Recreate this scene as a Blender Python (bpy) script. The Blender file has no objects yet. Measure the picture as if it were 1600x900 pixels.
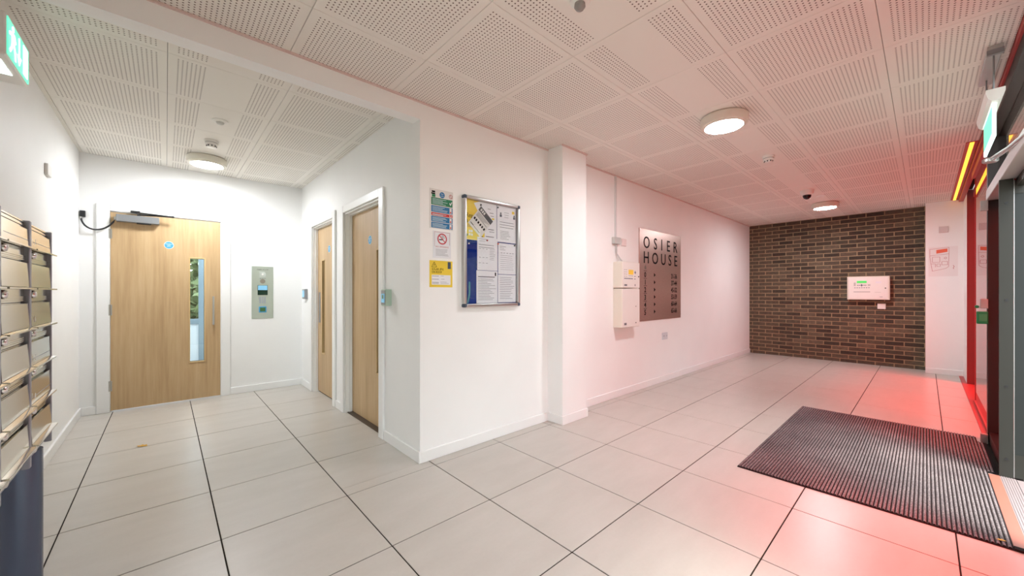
import bpy, bmesh, math, random
from mathutils import Vector, Matrix
random.seed(7)
S = bpy.context.scene
C = S.collection
PI = math.pi

# ------------------------------------------------------------------ camera, sky, exposure
cam = bpy.data.cameras.new('camera')
cam.sensor_width = 36.0
cam.lens = 591.0 / 1600.0 * 36.0
cam.shift_y = 8.0 / 1600.0
cam.clip_start = 0.02
camo = bpy.data.objects.new('camera', cam)
C.objects.link(camo)
camo.location = (0, 0, 1.21)
camo.rotation_euler = (PI / 2, 0, math.radians(47.546 - 90))
S.camera = camo

W = bpy.data.worlds.new('world')
S.world = W
W.use_nodes = True
wn = W.node_tree
wn.nodes.clear()
w_out = wn.nodes.new('ShaderNodeOutputWorld')
w_bg = wn.nodes.new('ShaderNodeBackground')
w_sky = wn.nodes.new('ShaderNodeTexSky')
w_sky.sky_type = 'NISHITA'
w_sky.sun_disc = False
w_sky.sun_elevation = math.radians(42)
w_sky.sun_rotation = math.radians(200)
w_mix = wn.nodes.new('ShaderNodeMixRGB')          # thin cloud veil over the blue
w_mix.inputs[0].default_value = 0.6
w_mix.inputs[2].default_value = (7.0, 7.2, 7.3, 1)
wn.links.new(w_sky.outputs[0], w_mix.inputs[1])
wn.links.new(w_mix.outputs[0], w_bg.inputs[0])
w_bg.inputs[1].default_value = 0.36
wn.links.new(w_bg.outputs[0], w_out.inputs[0])

sun = bpy.data.lights.new('sun', 'SUN')            # high hazy sun behind thin cloud
sun.energy = 3.4
sun.angle = math.radians(24)
sun.color = (1.0, 0.95, 0.88)
suno = bpy.data.objects.new('sun', sun)
C.objects.link(suno)
_d = Vector((0.28, 0.46, -1.15)).normalized()
suno.rotation_euler = _d.to_track_quat('-Z', 'Y').to_euler()

S.view_settings.view_transform = 'Standard'
S.view_settings.look = 'None'
S.view_settings.gamma = 1.0
S.view_settings.use_curve_mapping = False
S.view_settings.exposure = 1.2

LAMP_STRENGTH = 82.0

# ------------------------------------------------------------------ materials
def lin(c):
    return tuple(((v / 255.0) / 12.92 if v / 255.0 <= 0.04045 else ((v / 255.0 + 0.055) / 1.055) ** 2.4) for v in c) + (1,)

MATS = {}
class NT:
    def __init__(self, name):
        self.m = bpy.data.materials.new(name)
        self.m.use_nodes = True
        self.t = self.m.node_tree
        self.t.nodes.clear()
        self.out = self.t.nodes.new('ShaderNodeOutputMaterial')
    def n(self, kind, **kw):
        nd = self.t.nodes.new(kind)
        for k, v in kw.items():
            setattr(nd, k, v)
        return nd
    def l(self, a, b):
        self.t.links.new(a, b)
    def math(self, op, a, b=None, c=None):
        nd = self.n('ShaderNodeMath', operation=op)
        for i, v in enumerate((a, b, c)):
            if v is None: continue
            if isinstance(v, (int, float)): nd.inputs[i].default_value = v
            else: self.l(v, nd.inputs[i])
        return nd.outputs[0]
    def bsdf(self, rough=0.5, metal=0.0, spec=0.5, color=None, emit=None, estr=0):
        b = self.n('ShaderNodeBsdfPrincipled')
        b.inputs['Roughness'].default_value = rough
        b.inputs['Metallic'].default_value = metal
        b.inputs['Specular IOR Level'].default_value = spec
        if color: b.inputs['Base Color'].default_value = color
        if emit:
            b.inputs['Emission Color'].default_value = emit
            b.inputs['Emission Strength'].default_value = estr
        self.l(b.outputs[0], self.out.inputs[0])
        return b
    def noise(self, scale, detail=3, vec=None, rough=0.5):
        nd = self.n('ShaderNodeTexNoise')
        nd.inputs['Scale'].default_value = scale
        nd.inputs['Detail'].default_value = detail
        nd.inputs['Roughness'].default_value = rough
        if vec is not None: self.l(vec, nd.inputs['Vector'])
        return nd
    def ramp(self, fac, stops):
        r = self.n('ShaderNodeValToRGB')
        e = r.color_ramp.elements
        while len(e) < len(stops): e.new(0.5)
        for i, (p, c) in enumerate(stops):
            e[i].position = p; e[i].color = c
        self.l(fac, r.inputs[0])
        return r.outputs[0]
    def mapped(self, scale=(1, 1, 1), rnd=0.0, coord='Object'):
        tc = self.n('ShaderNodeTexCoord')
        mp = self.n('ShaderNodeMapping')
        mp.inputs['Scale'].default_value = scale
        self.l(tc.outputs[coord], mp.inputs['Vector'])
        if rnd:
            oi = self.n('ShaderNodeObjectInfo')
            self.l(self.math('MULTIPLY', oi.outputs['Random'], rnd), mp.inputs['Location'])
        return mp.outputs[0]
    def bump(self, b, h, strength=0.2, dist=0.01):
        bp = self.n('ShaderNodeBump')
        bp.inputs['Strength'].default_value = strength
        bp.inputs['Distance'].default_value = dist
        self.l(h, bp.inputs['Height'])
        self.l(bp.outputs[0], b.inputs['Normal'])

def plain(name, rgb, rough=0.5, metal=0.0, spec=0.5, var=0.03, emit=None, estr=0):
    """paint, plastic or metal with a slight procedural unevenness"""
    if name in MATS: return MATS[name]
    t = NT(name)
    c = lin(rgb)
    b = t.bsdf(rough, metal, spec, c, lin(emit) if emit else None, estr)
    if var:
        nz = t.noise(3.0, 3, t.mapped())
        lo = tuple(max(0, v * (1 - var)) for v in c[:3]) + (1,)
        hi = tuple(min(1, v * (1 + var)) for v in c[:3]) + (1,)
        t.l(t.ramp(nz.outputs['Fac'], [(0.3, lo), (0.7, hi)]), b.inputs['Base Color'])
    MATS[name] = t.m
    return t.m

def glassy(name, rgb, ior=1.45, rough=0.0):
    t = NT(name)
    tr = t.n('ShaderNodeBsdfTransparent'); tr.inputs[0].default_value = rgb + (1,)
    gl = t.n('ShaderNodeBsdfGlossy'); gl.inputs['Roughness'].default_value = rough
    f0 = ((ior - 1) / (ior + 1)) ** 2            # Schlick reflectance, the same from both faces of the thin pane
    lw = t.n('ShaderNodeLayerWeight'); lw.inputs[0].default_value = 0.5
    fr = t.math('ADD', t.math('MULTIPLY', t.math('POWER', lw.outputs['Facing'], 5.0), 1 - f0), f0)
    mx = t.n('ShaderNodeMixShader')
    t.l(fr, mx.inputs[0]); t.l(tr.outputs[0], mx.inputs[1]); t.l(gl.outputs[0], mx.inputs[2])
    t.l(mx.outputs[0], t.out.inputs[0])
    MATS[name] = t.m
    return t.m

M_wall = plain('wall_paint', (243, 243, 241), 0.55, spec=0.35, var=0.012)
M_trim = plain('trim_gloss_paint', (240, 240, 238), 0.32, var=0.01)
M_white = plain('white_plastic', (236, 234, 228), 0.35, var=0.01)
M_cream = plain('cream_enamel', (226, 222, 208), 0.3, var=0.01)
M_paper = plain('white_paper', (232, 232, 236), 0.6, var=0.02)
M_paper2 = plain('pale_paper', (222, 220, 216), 0.6, var=0.02)
M_ink = plain('grey_ink', (120, 120, 124), 0.7, var=0)
M_black = plain('black_ink', (24, 23, 25), 0.7, spec=0.1, var=0)
M_bplastic = plain('black_plastic', (30, 31, 33), 0.45, var=0)
M_yellow = plain('yellow_card', (236, 205, 62), 0.55, var=0.02)
M_green = plain('green_print', (28, 122, 78), 0.5, var=0)
M_blue = plain('blue_print', (28, 112, 164), 0.5, var=0)
M_red = plain('red_print', (196, 44, 40), 0.5, var=0)
M_ltblue = plain('light_blue_print', (74, 160, 205), 0.5, var=0)
M_orange = plain('orange_print', (232, 110, 80), 0.6, var=0)
M_pinkink = plain('faded_red_ink', (190, 120, 120), 0.6, var=0)
M_navy = plain('navy_felt', (16, 42, 122), 0.95, spec=0.1, var=0.1)
M_teal = plain('teal_print', (70, 140, 150), 0.6, var=0)
M_steel = plain('brushed_steel', (190, 190, 186), 0.28, 1.0, var=0.03)
M_alu = plain('satin_aluminium', (196, 196, 194), 0.35, 0.9, var=0.02)
M_greymetal = plain('grey_metal', (150, 152, 154), 0.4, 0.6, var=0.02)
M_chrome = plain('polished_chrome', (225, 222, 222), 0.08, 1.0, var=0)
M_letter = plain('polished_letterbox_steel', (208, 200, 188), 0.13, 1.0, var=0.03)
M_lframe = plain('letterbox_frame_grey', (152, 152, 162), 0.4, 0.4, var=0.02)
M_post = plain('blue_grey_post', (92, 102, 124), 0.25, 0.5, var=0.03)
M_frame = plain('dark_grey_green_powder_coat', (38, 39, 32), 0.55, 0.0, var=0.03)
M_frame2 = plain('dark_maroon_frame', (36, 22, 20), 0.4, var=0.03)
M_redpaint = plain('red_painted_panel', (176, 58, 56), 0.45, var=0.02)
M_grout = plain('dark_grout', (48, 43, 38), 0.9, spec=0.1, var=0.1)
M_mortar = plain('mortar', (168, 146, 116), 0.95, spec=0.1, var=0.15)
M_dark = plain('dark_void', (22, 22, 22), 0.9, spec=0.1, var=0)
M_lcd_g = plain('green_lcd', (70, 190, 90), 0.3, var=0, emit=(70, 200, 90), estr=0.35)
M_lcd_y = plain('amber_lcd', (206, 170, 60), 0.3, var=0.1, emit=(220, 170, 50), estr=0.2)
M_screen = plain('blue_screen', (120, 170, 200), 0.15, var=0.2, emit=(120, 180, 210), estr=0.25)
M_screen_d = plain('dark_screen', (28, 52, 40), 0.1, var=0.2)
M_exit = plain('exit_green_lit', (90, 210, 175), 0.3, var=0, emit=(96, 212, 176), estr=0.55)
M_exitw = plain('exit_white_lit', (235, 250, 245), 0.3, var=0, emit=(225, 250, 242), estr=1.0)
M_lampw = plain('lamp_diffuser_lit', (255, 255, 255), 0.4, var=0, emit=(246, 250, 255), estr=LAMP_STRENGTH)
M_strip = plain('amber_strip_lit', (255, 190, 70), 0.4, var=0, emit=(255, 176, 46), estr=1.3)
M_ledge = plain('green_release_plastic', (20, 130, 80), 0.35, var=0)
M_leafdry = plain('dry_leaf', (206, 160, 70), 0.8, var=0.1)
M_sill = plain('aluminium_threshold', (190, 186, 184), 0.4, 0.4, var=0.04)
M_paving = plain('outdoor_paving', (124, 119, 108), 0.9, spec=0.1, var=0.12)
M_copper = plain('shadow_gap_trim', (222, 200, 193), 0.5, var=0)
M_clear = glassy('clear_glass', (0.96, 0.985, 0.975))
M_redglass = glassy('red_tinted_glass', (0.86, 0.155, 0.10))
M_boardglass = glassy('board_glazing', (0.985, 0.99, 0.99), 1.5)
M_domeglass = glassy('smoked_dome', (0.25, 0.25, 0.25), 1.5)

def wood_mat(name, c1, c2, c3):
    t = NT(name)
    b = t.bsdf(0.42, 0, 0.4)
    v = t.mapped((26, 26, 1.3), 9.0)
    n1 = t.noise(1.6, 6, v, 0.6)
    v2 = t.mapped((5, 5, 0.8), 9.0)
    n2 = t.noise(1.2, 3, v2)
    f = t.math('ADD', t.math('MULTIPLY', n1.outputs['Fac'], 0.55), t.math('MULTIPLY', n2.outputs['Fac'], 0.45))
    t.l(t.ramp(f, [(0.3, lin(c1)), (0.5, lin(c2)), (0.72, lin(c3))]), b.inputs['Base Color'])
    MATS[name] = t.m
    return t.m
M_oak = wood_mat('oak_veneer', (174, 144, 104), (193, 163, 122), (206, 180, 140))
M_oakend = wood_mat('oak_lipping', (196, 166, 116), (208, 178, 128), (218, 190, 142))

def tile_mat():
    t = NT('porcelain_floor_tile')
    b = t.bsdf(0.3, 0, 0.5)
    v = t.mapped((1.2, 4.0, 1), 40.0)
    n = t.noise(2.2, 5, v, 0.55)
    v2 = t.mapped((60, 60, 60), 40.0)
    n2 = t.noise(1.0, 2, v2)
    f = t.math('ADD', t.math('MULTIPLY', n.outputs['Fac'], 0.8), t.math('MULTIPLY', n2.outputs['Fac'], 0.2))
    t.l(t.ramp(f, [(0.2, lin((188, 182, 173))), (0.8, lin((201, 195, 187)))]), b.inputs['Base Color'])
    return t.m
M_tile = tile_mat()

def brick_mat():
    t = NT('dark_multi_brick')
    b = t.bsdf(0.85, 0, 0.2)
    oi = t.n('ShaderNodeObjectInfo')
    geo = t.n('ShaderNodeNewGeometry')
    v = t.mapped((1, 1, 1), 30.0)
    n = t.noise(22, 5, v, 0.65)
    vw = t.mapped((1, 1, 1), 0, 'Object')
    nb = t.noise(0.9, 2, geo.outputs['Position'])
    f = t.math('ADD', t.math('MULTIPLY', oi.outputs['Random'], 0.45), t.math('MULTIPLY', n.outputs['Fac'], 0.55))
    col = t.ramp(f, [(0.15, lin((52, 49, 44))), (0.4, lin((73, 66, 57))), (0.6, lin((93, 84, 71))), (0.85, lin((124, 111, 92)))])
    t.l(col, b.inputs['Base Color'])
    t.bump(b, n.outputs['Fac'], 0.5, 0.004)
    return t.m
M_brick = brick_mat()

def perf_mat(name, stripe=None):
    """plasterboard ceiling panel with fine round holes; a plain central band where stripe is an axis"""
    t = NT(name)
    b = t.bsdf(0.75, 0, 0.25)
    tc = t.n('ShaderNodeTexCoord')
    sp = t.n('ShaderNodeSeparateXYZ')
    t.l(tc.outputs['Object'], sp.inputs[0])
    p = 0.0206
    ax = {}
    for k in ('X', 'Y'):
        o = sp.outputs[k]
        fr = t.math('SUBTRACT', t.math('FRACT', t.math('ADD', t.math('DIVIDE', o, p), 100.0)), 0.5)
        ax[k] = (t.math('MULTIPLY', fr, p), t.math('ABSOLUTE', o))
    d = t.math('SQRT', t.math('ADD', t.math('MULTIPLY', ax['X'][0], ax['X'][0]), t.math('MULTIPLY', ax['Y'][0], ax['Y'][0])))
    m = t.math('LESS_THAN', d, 0.0041)
    for k in ('X', 'Y'):
        m = t.math('MULTIPLY', m, t.math('LESS_THAN', ax[k][1], 0.2678))
    if stripe:
        m = t.math('MULTIPLY', m, t.math('GREATER_THAN', ax[stripe][1], 0.1236))
    mx = t.n('ShaderNodeMixRGB')
    mx.inputs[1].default_value = lin((236, 232, 224))
    mx.inputs[2].default_value = lin((116, 100, 92))
    t.l(m, mx.inputs[0])
    t.l(mx.outputs[0], b.inputs['Base Color'])
    MATS[name] = t.m
    return t.m
M_perf = perf_mat('perforated_panel')
M_perfX = perf_mat('perforated_panel_band_across', 'Y')
M_perfY = perf_mat('perforated_panel_band_along', 'X')

def mat_mat():
    t = NT('ribbed_carpet')
    b = t.bsdf(0.95, 0, 0.1)
    n = t.noise(160, 3, t.mapped((0.5, 1, 1)), 0.7)
    n2 = t.noise(2.5, 3, t.mapped())
    f = t.math('ADD', t.math('MULTIPLY', n.outputs['Fac'], 0.75), t.math('MULTIPLY', n2.outputs['Fac'], 0.25))
    t.l(t.ramp(f, [(0.3, lin((62, 56, 58))), (0.5, lin((120, 112, 113))), (0.7, lin((176, 168, 166)))]), b.inputs['Base Color'])
    t.bump(b, n.outputs['Fac'], 0.8, 0.004)
    return t.m
M_mat = mat_mat()
M_matbase = plain('mat_backing', (44, 38, 38), 0.95, spec=0.1, var=0.1)

def sign_mat():
    t = NT('steel_red_reflection_tint')
    b = t.bsdf(0.34, 0.8, 0.5)
    n = t.noise(30, 3, t.mapped((1, 1, 14)))
    t.l(t.ramp(n.outputs['Fac'], [(0.3, lin((184, 156, 146))), (0.7, lin((198, 170, 158)))]), b.inputs['Base Color'])  # pinkish base colour carries the reddish reflections on the steel
    r = t.ramp(n.outputs['Fac'], [(0.3, (0.28, 0.28, 0.28, 1)), (0.7, (0.38, 0.38, 0.38, 1))])
    t.l(r, b.inputs['Roughness'])
    return t.m
M_sign = sign_mat()

def leaf_mat():
    t = NT('tree_leaves')
    b = t.bsdf(0.6, 0, 0.3)
    n = t.noise(1.7, 3, t.mapped())
    t.l(t.ramp(n.outputs['Fac'], [(0.3, lin((58, 76, 48))), (0.7, lin((112, 126, 90)))]), b.inputs['Base Color'])
    return t.m
M_leaf = leaf_mat()

# ------------------------------------------------------------------ mesh builder
class B:
    def __init__(self):
        self.bm = bmesh.new()
    def box(self, x0, x1, y0, y1, z0, z1, bev=0.0, seg=1):
        x0, x1 = min(x0, x1), max(x0, x1); y0, y1 = min(y0, y1), max(y0, y1); z0, z1 = min(z0, z1), max(z0, z1)
        r = bmesh.ops.create_cube(self.bm, size=1.0)
        vs = r['verts']
        for v in vs:
            v.co = Vector((x0 + (v.co.x + .5) * (x1 - x0), y0 + (v.co.y + .5) * (y1 - y0), z0 + (v.co.z + .5) * (z1 - z0)))
        if bev:
            es = list({e for v in vs for e in v.link_edges})
            bmesh.ops.bevel(self.bm, geom=es, offset=bev, segments=seg, profile=0.5, affect='EDGES', clamp_overlap=True)
        return self
    def lathe(self, c, prof, axis='Z', seg=32, caps=True):
        c = Vector(c); rings = []
        for r, h in prof:
            ring = []
            for i in range(seg):
                a = 2 * PI * i / seg
                u, v = r * math.cos(a), r * math.sin(a)
                p = {'Z': (u, v, h), 'X': (h, u, v), 'Y': (v, h, u)}[axis]
                ring.append(self.bm.verts.new(c + Vector(p)))
            rings.append(ring)
        for a, b in zip(rings, rings[1:]):
            for i in range(seg):
                j = (i + 1) % seg
                self.bm.faces.new((a[i], a[j], b[j], b[i]))
        if caps:
            self.bm.faces.new(rings[0][::-1]); self.bm.faces.new(rings[-1])
        return self
    def cyl(self, c, r, h, axis='Z', seg=24):
        return self.lathe(c, [(r, 0), (r, h)], axis, seg)
    def tube(self, pts, r, seg=8):
        pts = [Vector(p) for p in pts]; rings = []
        for i, p in enumerate(pts):
            d = (pts[min(i + 1, len(pts) - 1)] - pts[max(i - 1, 0)]).normalized()
            ref = Vector((0, 0, 1)) if abs(d.z) < .9 else Vector((1, 0, 0))
            u = d.cross(ref).normalized(); v = d.cross(u).normalized()
            rings.append([self.bm.verts.new(p + r * (math.cos(2 * PI * k / seg) * u + math.sin(2 * PI * k / seg) * v)) for k in range(seg)])
        for a, b in zip(rings, rings[1:]):
            for i in range(seg):
                j = (i + 1) % seg
                self.bm.faces.new((a[i], a[j], b[j], b[i]))
        self.bm.faces.new(rings[0][::-1]); self.bm.faces.new(rings[-1])
        return self
    def prism(self, poly, ext):
        """poly: list of 3-D points of a planar outline; ext: extrusion vector"""
        e = Vector(ext)
        a = [self.bm.verts.new(Vector(p)) for p in poly]
        b = [self.bm.verts.new(Vector(p) + e) for p in poly]
        self.bm.faces.new(a[::-1]); self.bm.faces.new(b)
        n = len(a)
        for i in range(n):
            j = (i + 1) % n
            self.bm.faces.new((a[i], a[j], b[j], b[i]))
        return self
    def mesh(self, name, off=(0, 0, 0), smooth=False):
        bmesh.ops.recalc_face_normals(self.bm, faces=self.bm.faces[:])
        if Vector(off).length: bmesh.ops.translate(self.bm, verts=self.bm.verts[:], vec=-Vector(off))
        me = bpy.data.meshes.new(name)
        self.bm.to_mesh(me); self.bm.free()
        if smooth:
            for p in me.polygons: p.use_smooth = True
            try: me.set_sharp_from_angle(angle=math.radians(40))
            except Exception: pass
        return me
    def build(self, name, mat, parent=None, smooth=False):
        off = world_loc(parent)
        me = self.mesh(name, off, smooth)
        return link(name, me, mat, parent)

def world_loc(o):
    v = Vector((0, 0, 0))
    while o is not None:
        v += Vector(o.location); o = o.parent
    return v
def link(name, me, mat, parent=None, loc=None):
    o = bpy.data.objects.new(name, me)
    if mat is not None and len(me.materials) == 0: me.materials.append(mat)
    C.objects.link(o)
    if parent is not None: o.parent = parent
    if loc is not None: o.location = loc
    return o
def tag(o, label=None, cat=None, group=None, kind=None):
    if label: o['label'] = label
    if cat: o['category'] = cat
    if group: o['group'] = group
    if kind: o['kind'] = kind
    return o
def thing(name, label, cat, loc=(0, 0, 0), group=None, kind=None):
    o = bpy.data.objects.new(name, None)
    o.empty_display_size = 0.1
    C.objects.link(o); o.location = loc
    return tag(o, label, cat, group, kind)
def part(o, label):
    o['label'] = label; return o

AX = {'-Y': (Vector((1, 0, 0)), Vector((0, 0, 1)), Vector((0, -1, 0))),
      '-X': (Vector((0, -1, 0)), Vector((0, 0, 1)), Vector((-1, 0, 0))),
      '+X': (Vector((0, 1, 0)), Vector((0, 0, 1)), Vector((1, 0, 0)))}
class Plane:
    """drawing frame on a wall: u to the right, v up, w out of the wall"""
    def __init__(self, face, origin):
        self.u, self.v, self.w = AX[face]; self.o = Vector(origin)
    def p(self, u, v, w=0.0):
        return self.o + self.u * u + self.v * v + self.w * w
    def box(self, b, u0, u1, v0, v1, w0, w1, bev=0, seg=1):
        a = self.p(u0, v0, w0); c = self.p(u1, v1, w1)
        b.box(a.x, c.x, a.y, c.y, a.z, c.z, bev, seg); return b
    def disc(self, b, u, v, r, w0, w1, seg=28, sx=1.0):
        pts = [self.p(u + r * sx * math.cos(2 * PI * i / seg), v + r * math.sin(2 * PI * i / seg), w0) for i in range(seg)]
        b.prism(pts, self.w * (w1 - w0)); return b
    def ring(self, b, u, v, r0, r1, w0, w1, seg=32):
        for i in range(seg):
            a0, a1 = 2 * PI * i / seg, 2 * PI * (i + 1) / seg
            q = [(r0, a0), (r1, a0), (r1, a1), (r0, a1)]
            b.prism([self.p(u + r * math.cos(a), v + r * math.sin(a), w0) for r, a in q], self.w * (w1 - w0))
        return b
    def poly(self, b, pts, w0, w1):
        b.prism([self.p(u, v, w0) for u, v in pts], self.w * (w1 - w0)); return b
    def lines(self, b, u0, u1, v_top, n, dv, h, w0, w1, rag=0.35):
        for i in range(n):
            e = u1 - (u1 - u0) * rag * random.random()
            v = v_top - i * dv
            self.box(b, u0, e, v - h, v, w0, w1)
        return b
    def text(self, s, name, mat, parent, size, u, v, w, h=0.0006, align='LEFT', width=None, offset=0.0, rot=0.0, squash=None):
        cu = bpy.data.curves.new('txt', 'FONT')
        cu.body = s; cu.size = size; cu.align_x = align; cu.offset = offset
        cu.resolution_u = 3
        ob = bpy.data.objects.new('txt', cu)
        C.objects.link(ob)
        dg = bpy.context.evaluated_depsgraph_get()
        me = bpy.data.meshes.new_from_object(ob.evaluated_get(dg))
        bpy.data.objects.remove(ob)
        bm = bmesh.new(); bm.from_mesh(me); bpy.data.meshes.remove(me)
        bmesh.ops.dissolve_limit(bm, angle_limit=0.02, verts=bm.verts[:], edges=bm.edges[:])
        bmesh.ops.triangulate(bm, faces=bm.faces[:])
        r = bmesh.ops.extrude_face_region(bm, geom=bm.faces[:])
        bmesh.ops.translate(bm, verts=[g for g in r['geom'] if isinstance(g, bmesh.types.BMVert)], vec=(0, 0, h))
        xs = [x.co.x for x in bm.verts]
        k = 1.0
        if width and xs: k = width / max(1e-6, max(xs) - min(xs))
        if squash: k = squash
        off = world_loc(parent); cr, sr = math.cos(rot), math.sin(rot)
        for x in bm.verts:
            a, c2, d = x.co.x * k, x.co.y, x.co.z
            x.co = self.p(u + a * cr - c2 * sr, v + a * sr + c2 * cr, w + d) - off
        bmesh.ops.recalc_face_normals(bm, faces=bm.faces[:])
        m2 = bpy.data.meshes.new(name); bm.to_mesh(m2); bm.free()
        return link(name, m2, mat, parent)

# ------------------------------------------------------------------ dimensions (metres; origin under the camera)
XL, XLIFT, XB, XNIB = -0.63, 1.335, 8.80, 8.52
YB, YD, YG = 2.43, 5.60, -0.33
ZC, ZL = 2.575, 2.595           # hall ceiling, lift-lobby ceiling
ZBULK = 2.45

def struct(name, bm, mat, label, cat, parent=None):
    o = bm.build(name, mat, parent)
    if parent is None: tag(o, label, cat, kind='structure')
    return o

# ------------------------------------------------------------------ floor: slab (grout) and tiles
fb = B().box(XL - .15, XB + .2, -0.43, YB + .2, -0.15, -0.003).box(XL - .15, XLIFT + .2, YB + .2, YD + .16, -0.15, -0.003)
floor = struct('floor', fb, M_grout, 'pale beige porcelain tiled floor with thin dark grout lines', 'floor')
tile_cache = {}
def tile(x0, x1, y0, y1):
    w, d = round(x1 - x0, 3), round(y1 - y0, 3)
    if w < .02 or d < .02: return
    if (w, d) not in tile_cache:
        me = B().box(-w / 2, w / 2, -d / 2, d / 2, -0.009, 0, 0.0012).mesh('tile')
        me.materials.append(M_tile); tile_cache[(w, d)] = me
    o = bpy.data.objects.new('tile', tile_cache[(w, d)])
    C.objects.link(o); o.parent = floor; o.location = ((x0 + x1) / 2, (y0 + y1) / 2, random.uniform(-.0003, .0003))
g = 0.0028
xs = [0.2 + 0.6 * k for k in range(-2, 16)]
ys = [1.115 + 0.609 * k for k in range(-3, 9)]
for i in range(len(xs) - 1):
    for j in range(len(ys) - 1):
        x0, x1, y0, y1 = xs[i] + g, xs[i + 1] - g, ys[j] + g, ys[j + 1] - g
        x0, x1 = max(x0, XL), min(x1, XB)
        if x1 - x0 < .02: continue
        y0 = max(y0, YG + 0.0)
        mid = (x0 + x1) / 2
        if y1 - y0 < .02: continue
        if y1 <= YB: tile(x0, x1, y0, y1)
        elif y0 < YB:
            if x1 <= XLIFT: tile(x0, x1, y0, min(y1, YD))
            elif x0 >= XLIFT: tile(x0, x1, y0, YB)
            else:
                tile(x0, x1, y0, YB); tile(x0, XLIFT + .1, YB + .001, min(y1, YD))
        elif x0 < XLIFT:
            tile(x0, min(x1, XLIFT + .14), y0, min(y1, YD))

# ------------------------------------------------------------------ ceilings: slab and perforated panels
cb = B().box(XL - .1, XB + .2, -0.42, YB + .1, ZC + .012, ZC + .13)
ceil_h = struct('ceiling', cb, M_grout, 'white perforated panel ceiling of the entrance hall', 'ceiling')
cl = B().box(XL - .1, XLIFT + .1, YB + .1, YD + .1, ZL + .012, ZL + .13)
ceil_l = struct('ceiling', cl, M_grout, 'white perforated panel ceiling of the lift lobby beyond the bulkhead', 'ceiling')
pan_cache = {}
def panel(par, cx, cy, w, d, lim, z, mat):
    x0, x1 = max(cx - w / 2, lim[0]) - cx, min(cx + w / 2, lim[1]) - cx
    y0, y1 = max(cy - d / 2, lim[2]) - cy, min(cy + d / 2, lim[3]) - cy
    if x1 - x0 < .015 or y1 - y0 < .015: return
    key = tuple(round(v, 3) for v in (x0, x1, y0, y1)) + (mat.name,)
    if key not in pan_cache:
        me = B().box(x0, x1, y0, y1, 0, .014, 0.0015).mesh('ceiling_panel')
        me.materials.append(mat); pan_cache[key] = me
    o = bpy.data.objects.new('ceiling_panel', pan_cache[key])
    C.objects.link(o); o.parent = par; o.location = (cx, cy, z)
PX, PY = 0.6085, 0.607
for i in range(-4, 13):
    for j in range(-2, 4):
        cx = 1.735 + PX * (i + .5); cy = 0.765 + PY * (j + .5)
        panel(ceil_h, cx, cy, PX - .002, PY - .002, (XL, XB, -0.325, YB), ZC, M_perfX if j == 0 else M_perf)
for i in range(-2, 4):
    for j in range(-1, 6):
        cx = 0.007 + 0.611 * (i + .5); cy = 2.945 + 0.6 * (j + .5)
        panel(ceil_l, cx, cy, .609, .598, (XL, XLIFT, YB + .1, YD), ZL, M_perfY if i == 0 else M_perf)

# ------------------------------------------------------------------ walls
struct('wall_left', B().box(XL - .15, XL, -0.55, YD + .15, -.1, 2.72), M_wall, 'white painted wall behind the letterboxes', 'wall')
DX0, DX1, DH = -0.425, 0.481, 2.05
b = B().box(XL, DX0, YD, YD + .15, -.1, 2.72).box(DX1, XLIFT + .2, YD, YD + .15, -.1, 2.72).box(DX0, DX1, YD, YD + .15, DH, 2.72)
struct('wall_far', b, M_wall, 'white wall with the oak lobby door and intercom', 'wall')
NY0, NY1, FY0, FY1, LH = 3.09, 3.975, 4.29, 5.105, 2.03
b = B()
for y0, y1 in ((YB, NY0), (NY1, FY0), (FY1, YD)): b.box(XLIFT, XLIFT + .2, y0, y1, -.1, 2.72)
b.box(XLIFT, XLIFT + .2, NY0, NY1, LH, 2.72).box(XLIFT, XLIFT + .2, FY0, FY1, LH, 2.72)
struct('wall_lift', b, M_wall, 'white side wall of the lobby holding two recessed oak doors', 'wall')
struct('wall_back', B().box(XLIFT + .2, XB + .2, YB, YB + .2, -.1, 2.72), M_wall, 'long white hall wall carrying noticeboard and name sign', 'wall')
struct('wall_pillar', B().box(2.685, 3.045, 2.25, YB, 0, ZC), M_wall, 'square white pillar projecting from the long wall', 'pillar')
struct('wall_bulkhead', B().box(XL, XLIFT, YB, YB + .1, ZBULK, 2.72), M_wall, 'white bulkhead beam across the lift lobby opening', 'beam')
struct('wall_nib', B().box(XNIB, XB + .2, -.6, 0.0, -.1, 2.72), M_wall, 'narrow white wall beside the brick wall with evacuation plan', 'wall')
struct('wall_corner', B().box(7.87, XNIB, -.6, -0.372, -.1, 2.72), M_wall, 'short white return between the red panel and the narrow white wall', 'wall')
# closed back of the two side-door recesses
struct('wall_cupboard', B().box(XLIFT + .2, XLIFT + .25, YB + .2, YD + .1, -.1, 2.72), M_wall, 'inner wall behind the two side doors', 'wall')

# brick wall: mortar bed and separate bricks
mort = B().box(XB + .006, XB + .2, 0.0, YB, -.1, 2.72)
wb = struct('wall_brick', mort, M_mortar, 'dark brown brick feature wall in running bond at the end of the hall', 'wall')
BP, BC = 0.2255, 0.0718
bricks = []
row = 0
z = -0.012
while z < ZC:
    z0, z1 = max(z + .0065, 0.0), min(z + BC - .0065, ZC)
    offs = 0.12 if row % 2 == 0 else 0.12 + BP / 2
    k = -2
    while True:
        y0 = offs + k * BP + .0065; y1 = offs + (k + 1) * BP - .0065
        k += 1
        if y0 > YB: break
        y0, y1 = max(y0, 0.004), min(y1, YB - .004)
        if y1 - y0 < .03 or z1 - z0 < .02: continue
        bricks.append((y0, y1, z0, z1))
    z += BC; row += 1
bricks.sort(key=lambda q: -(q[1] - q[0]) * (q[3] - q[2]) / (math.hypot(XB, (q[0] + q[1]) / 2 + 0.9 * q[0]) ** 2))
bcache = {}
rest = B()
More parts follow.
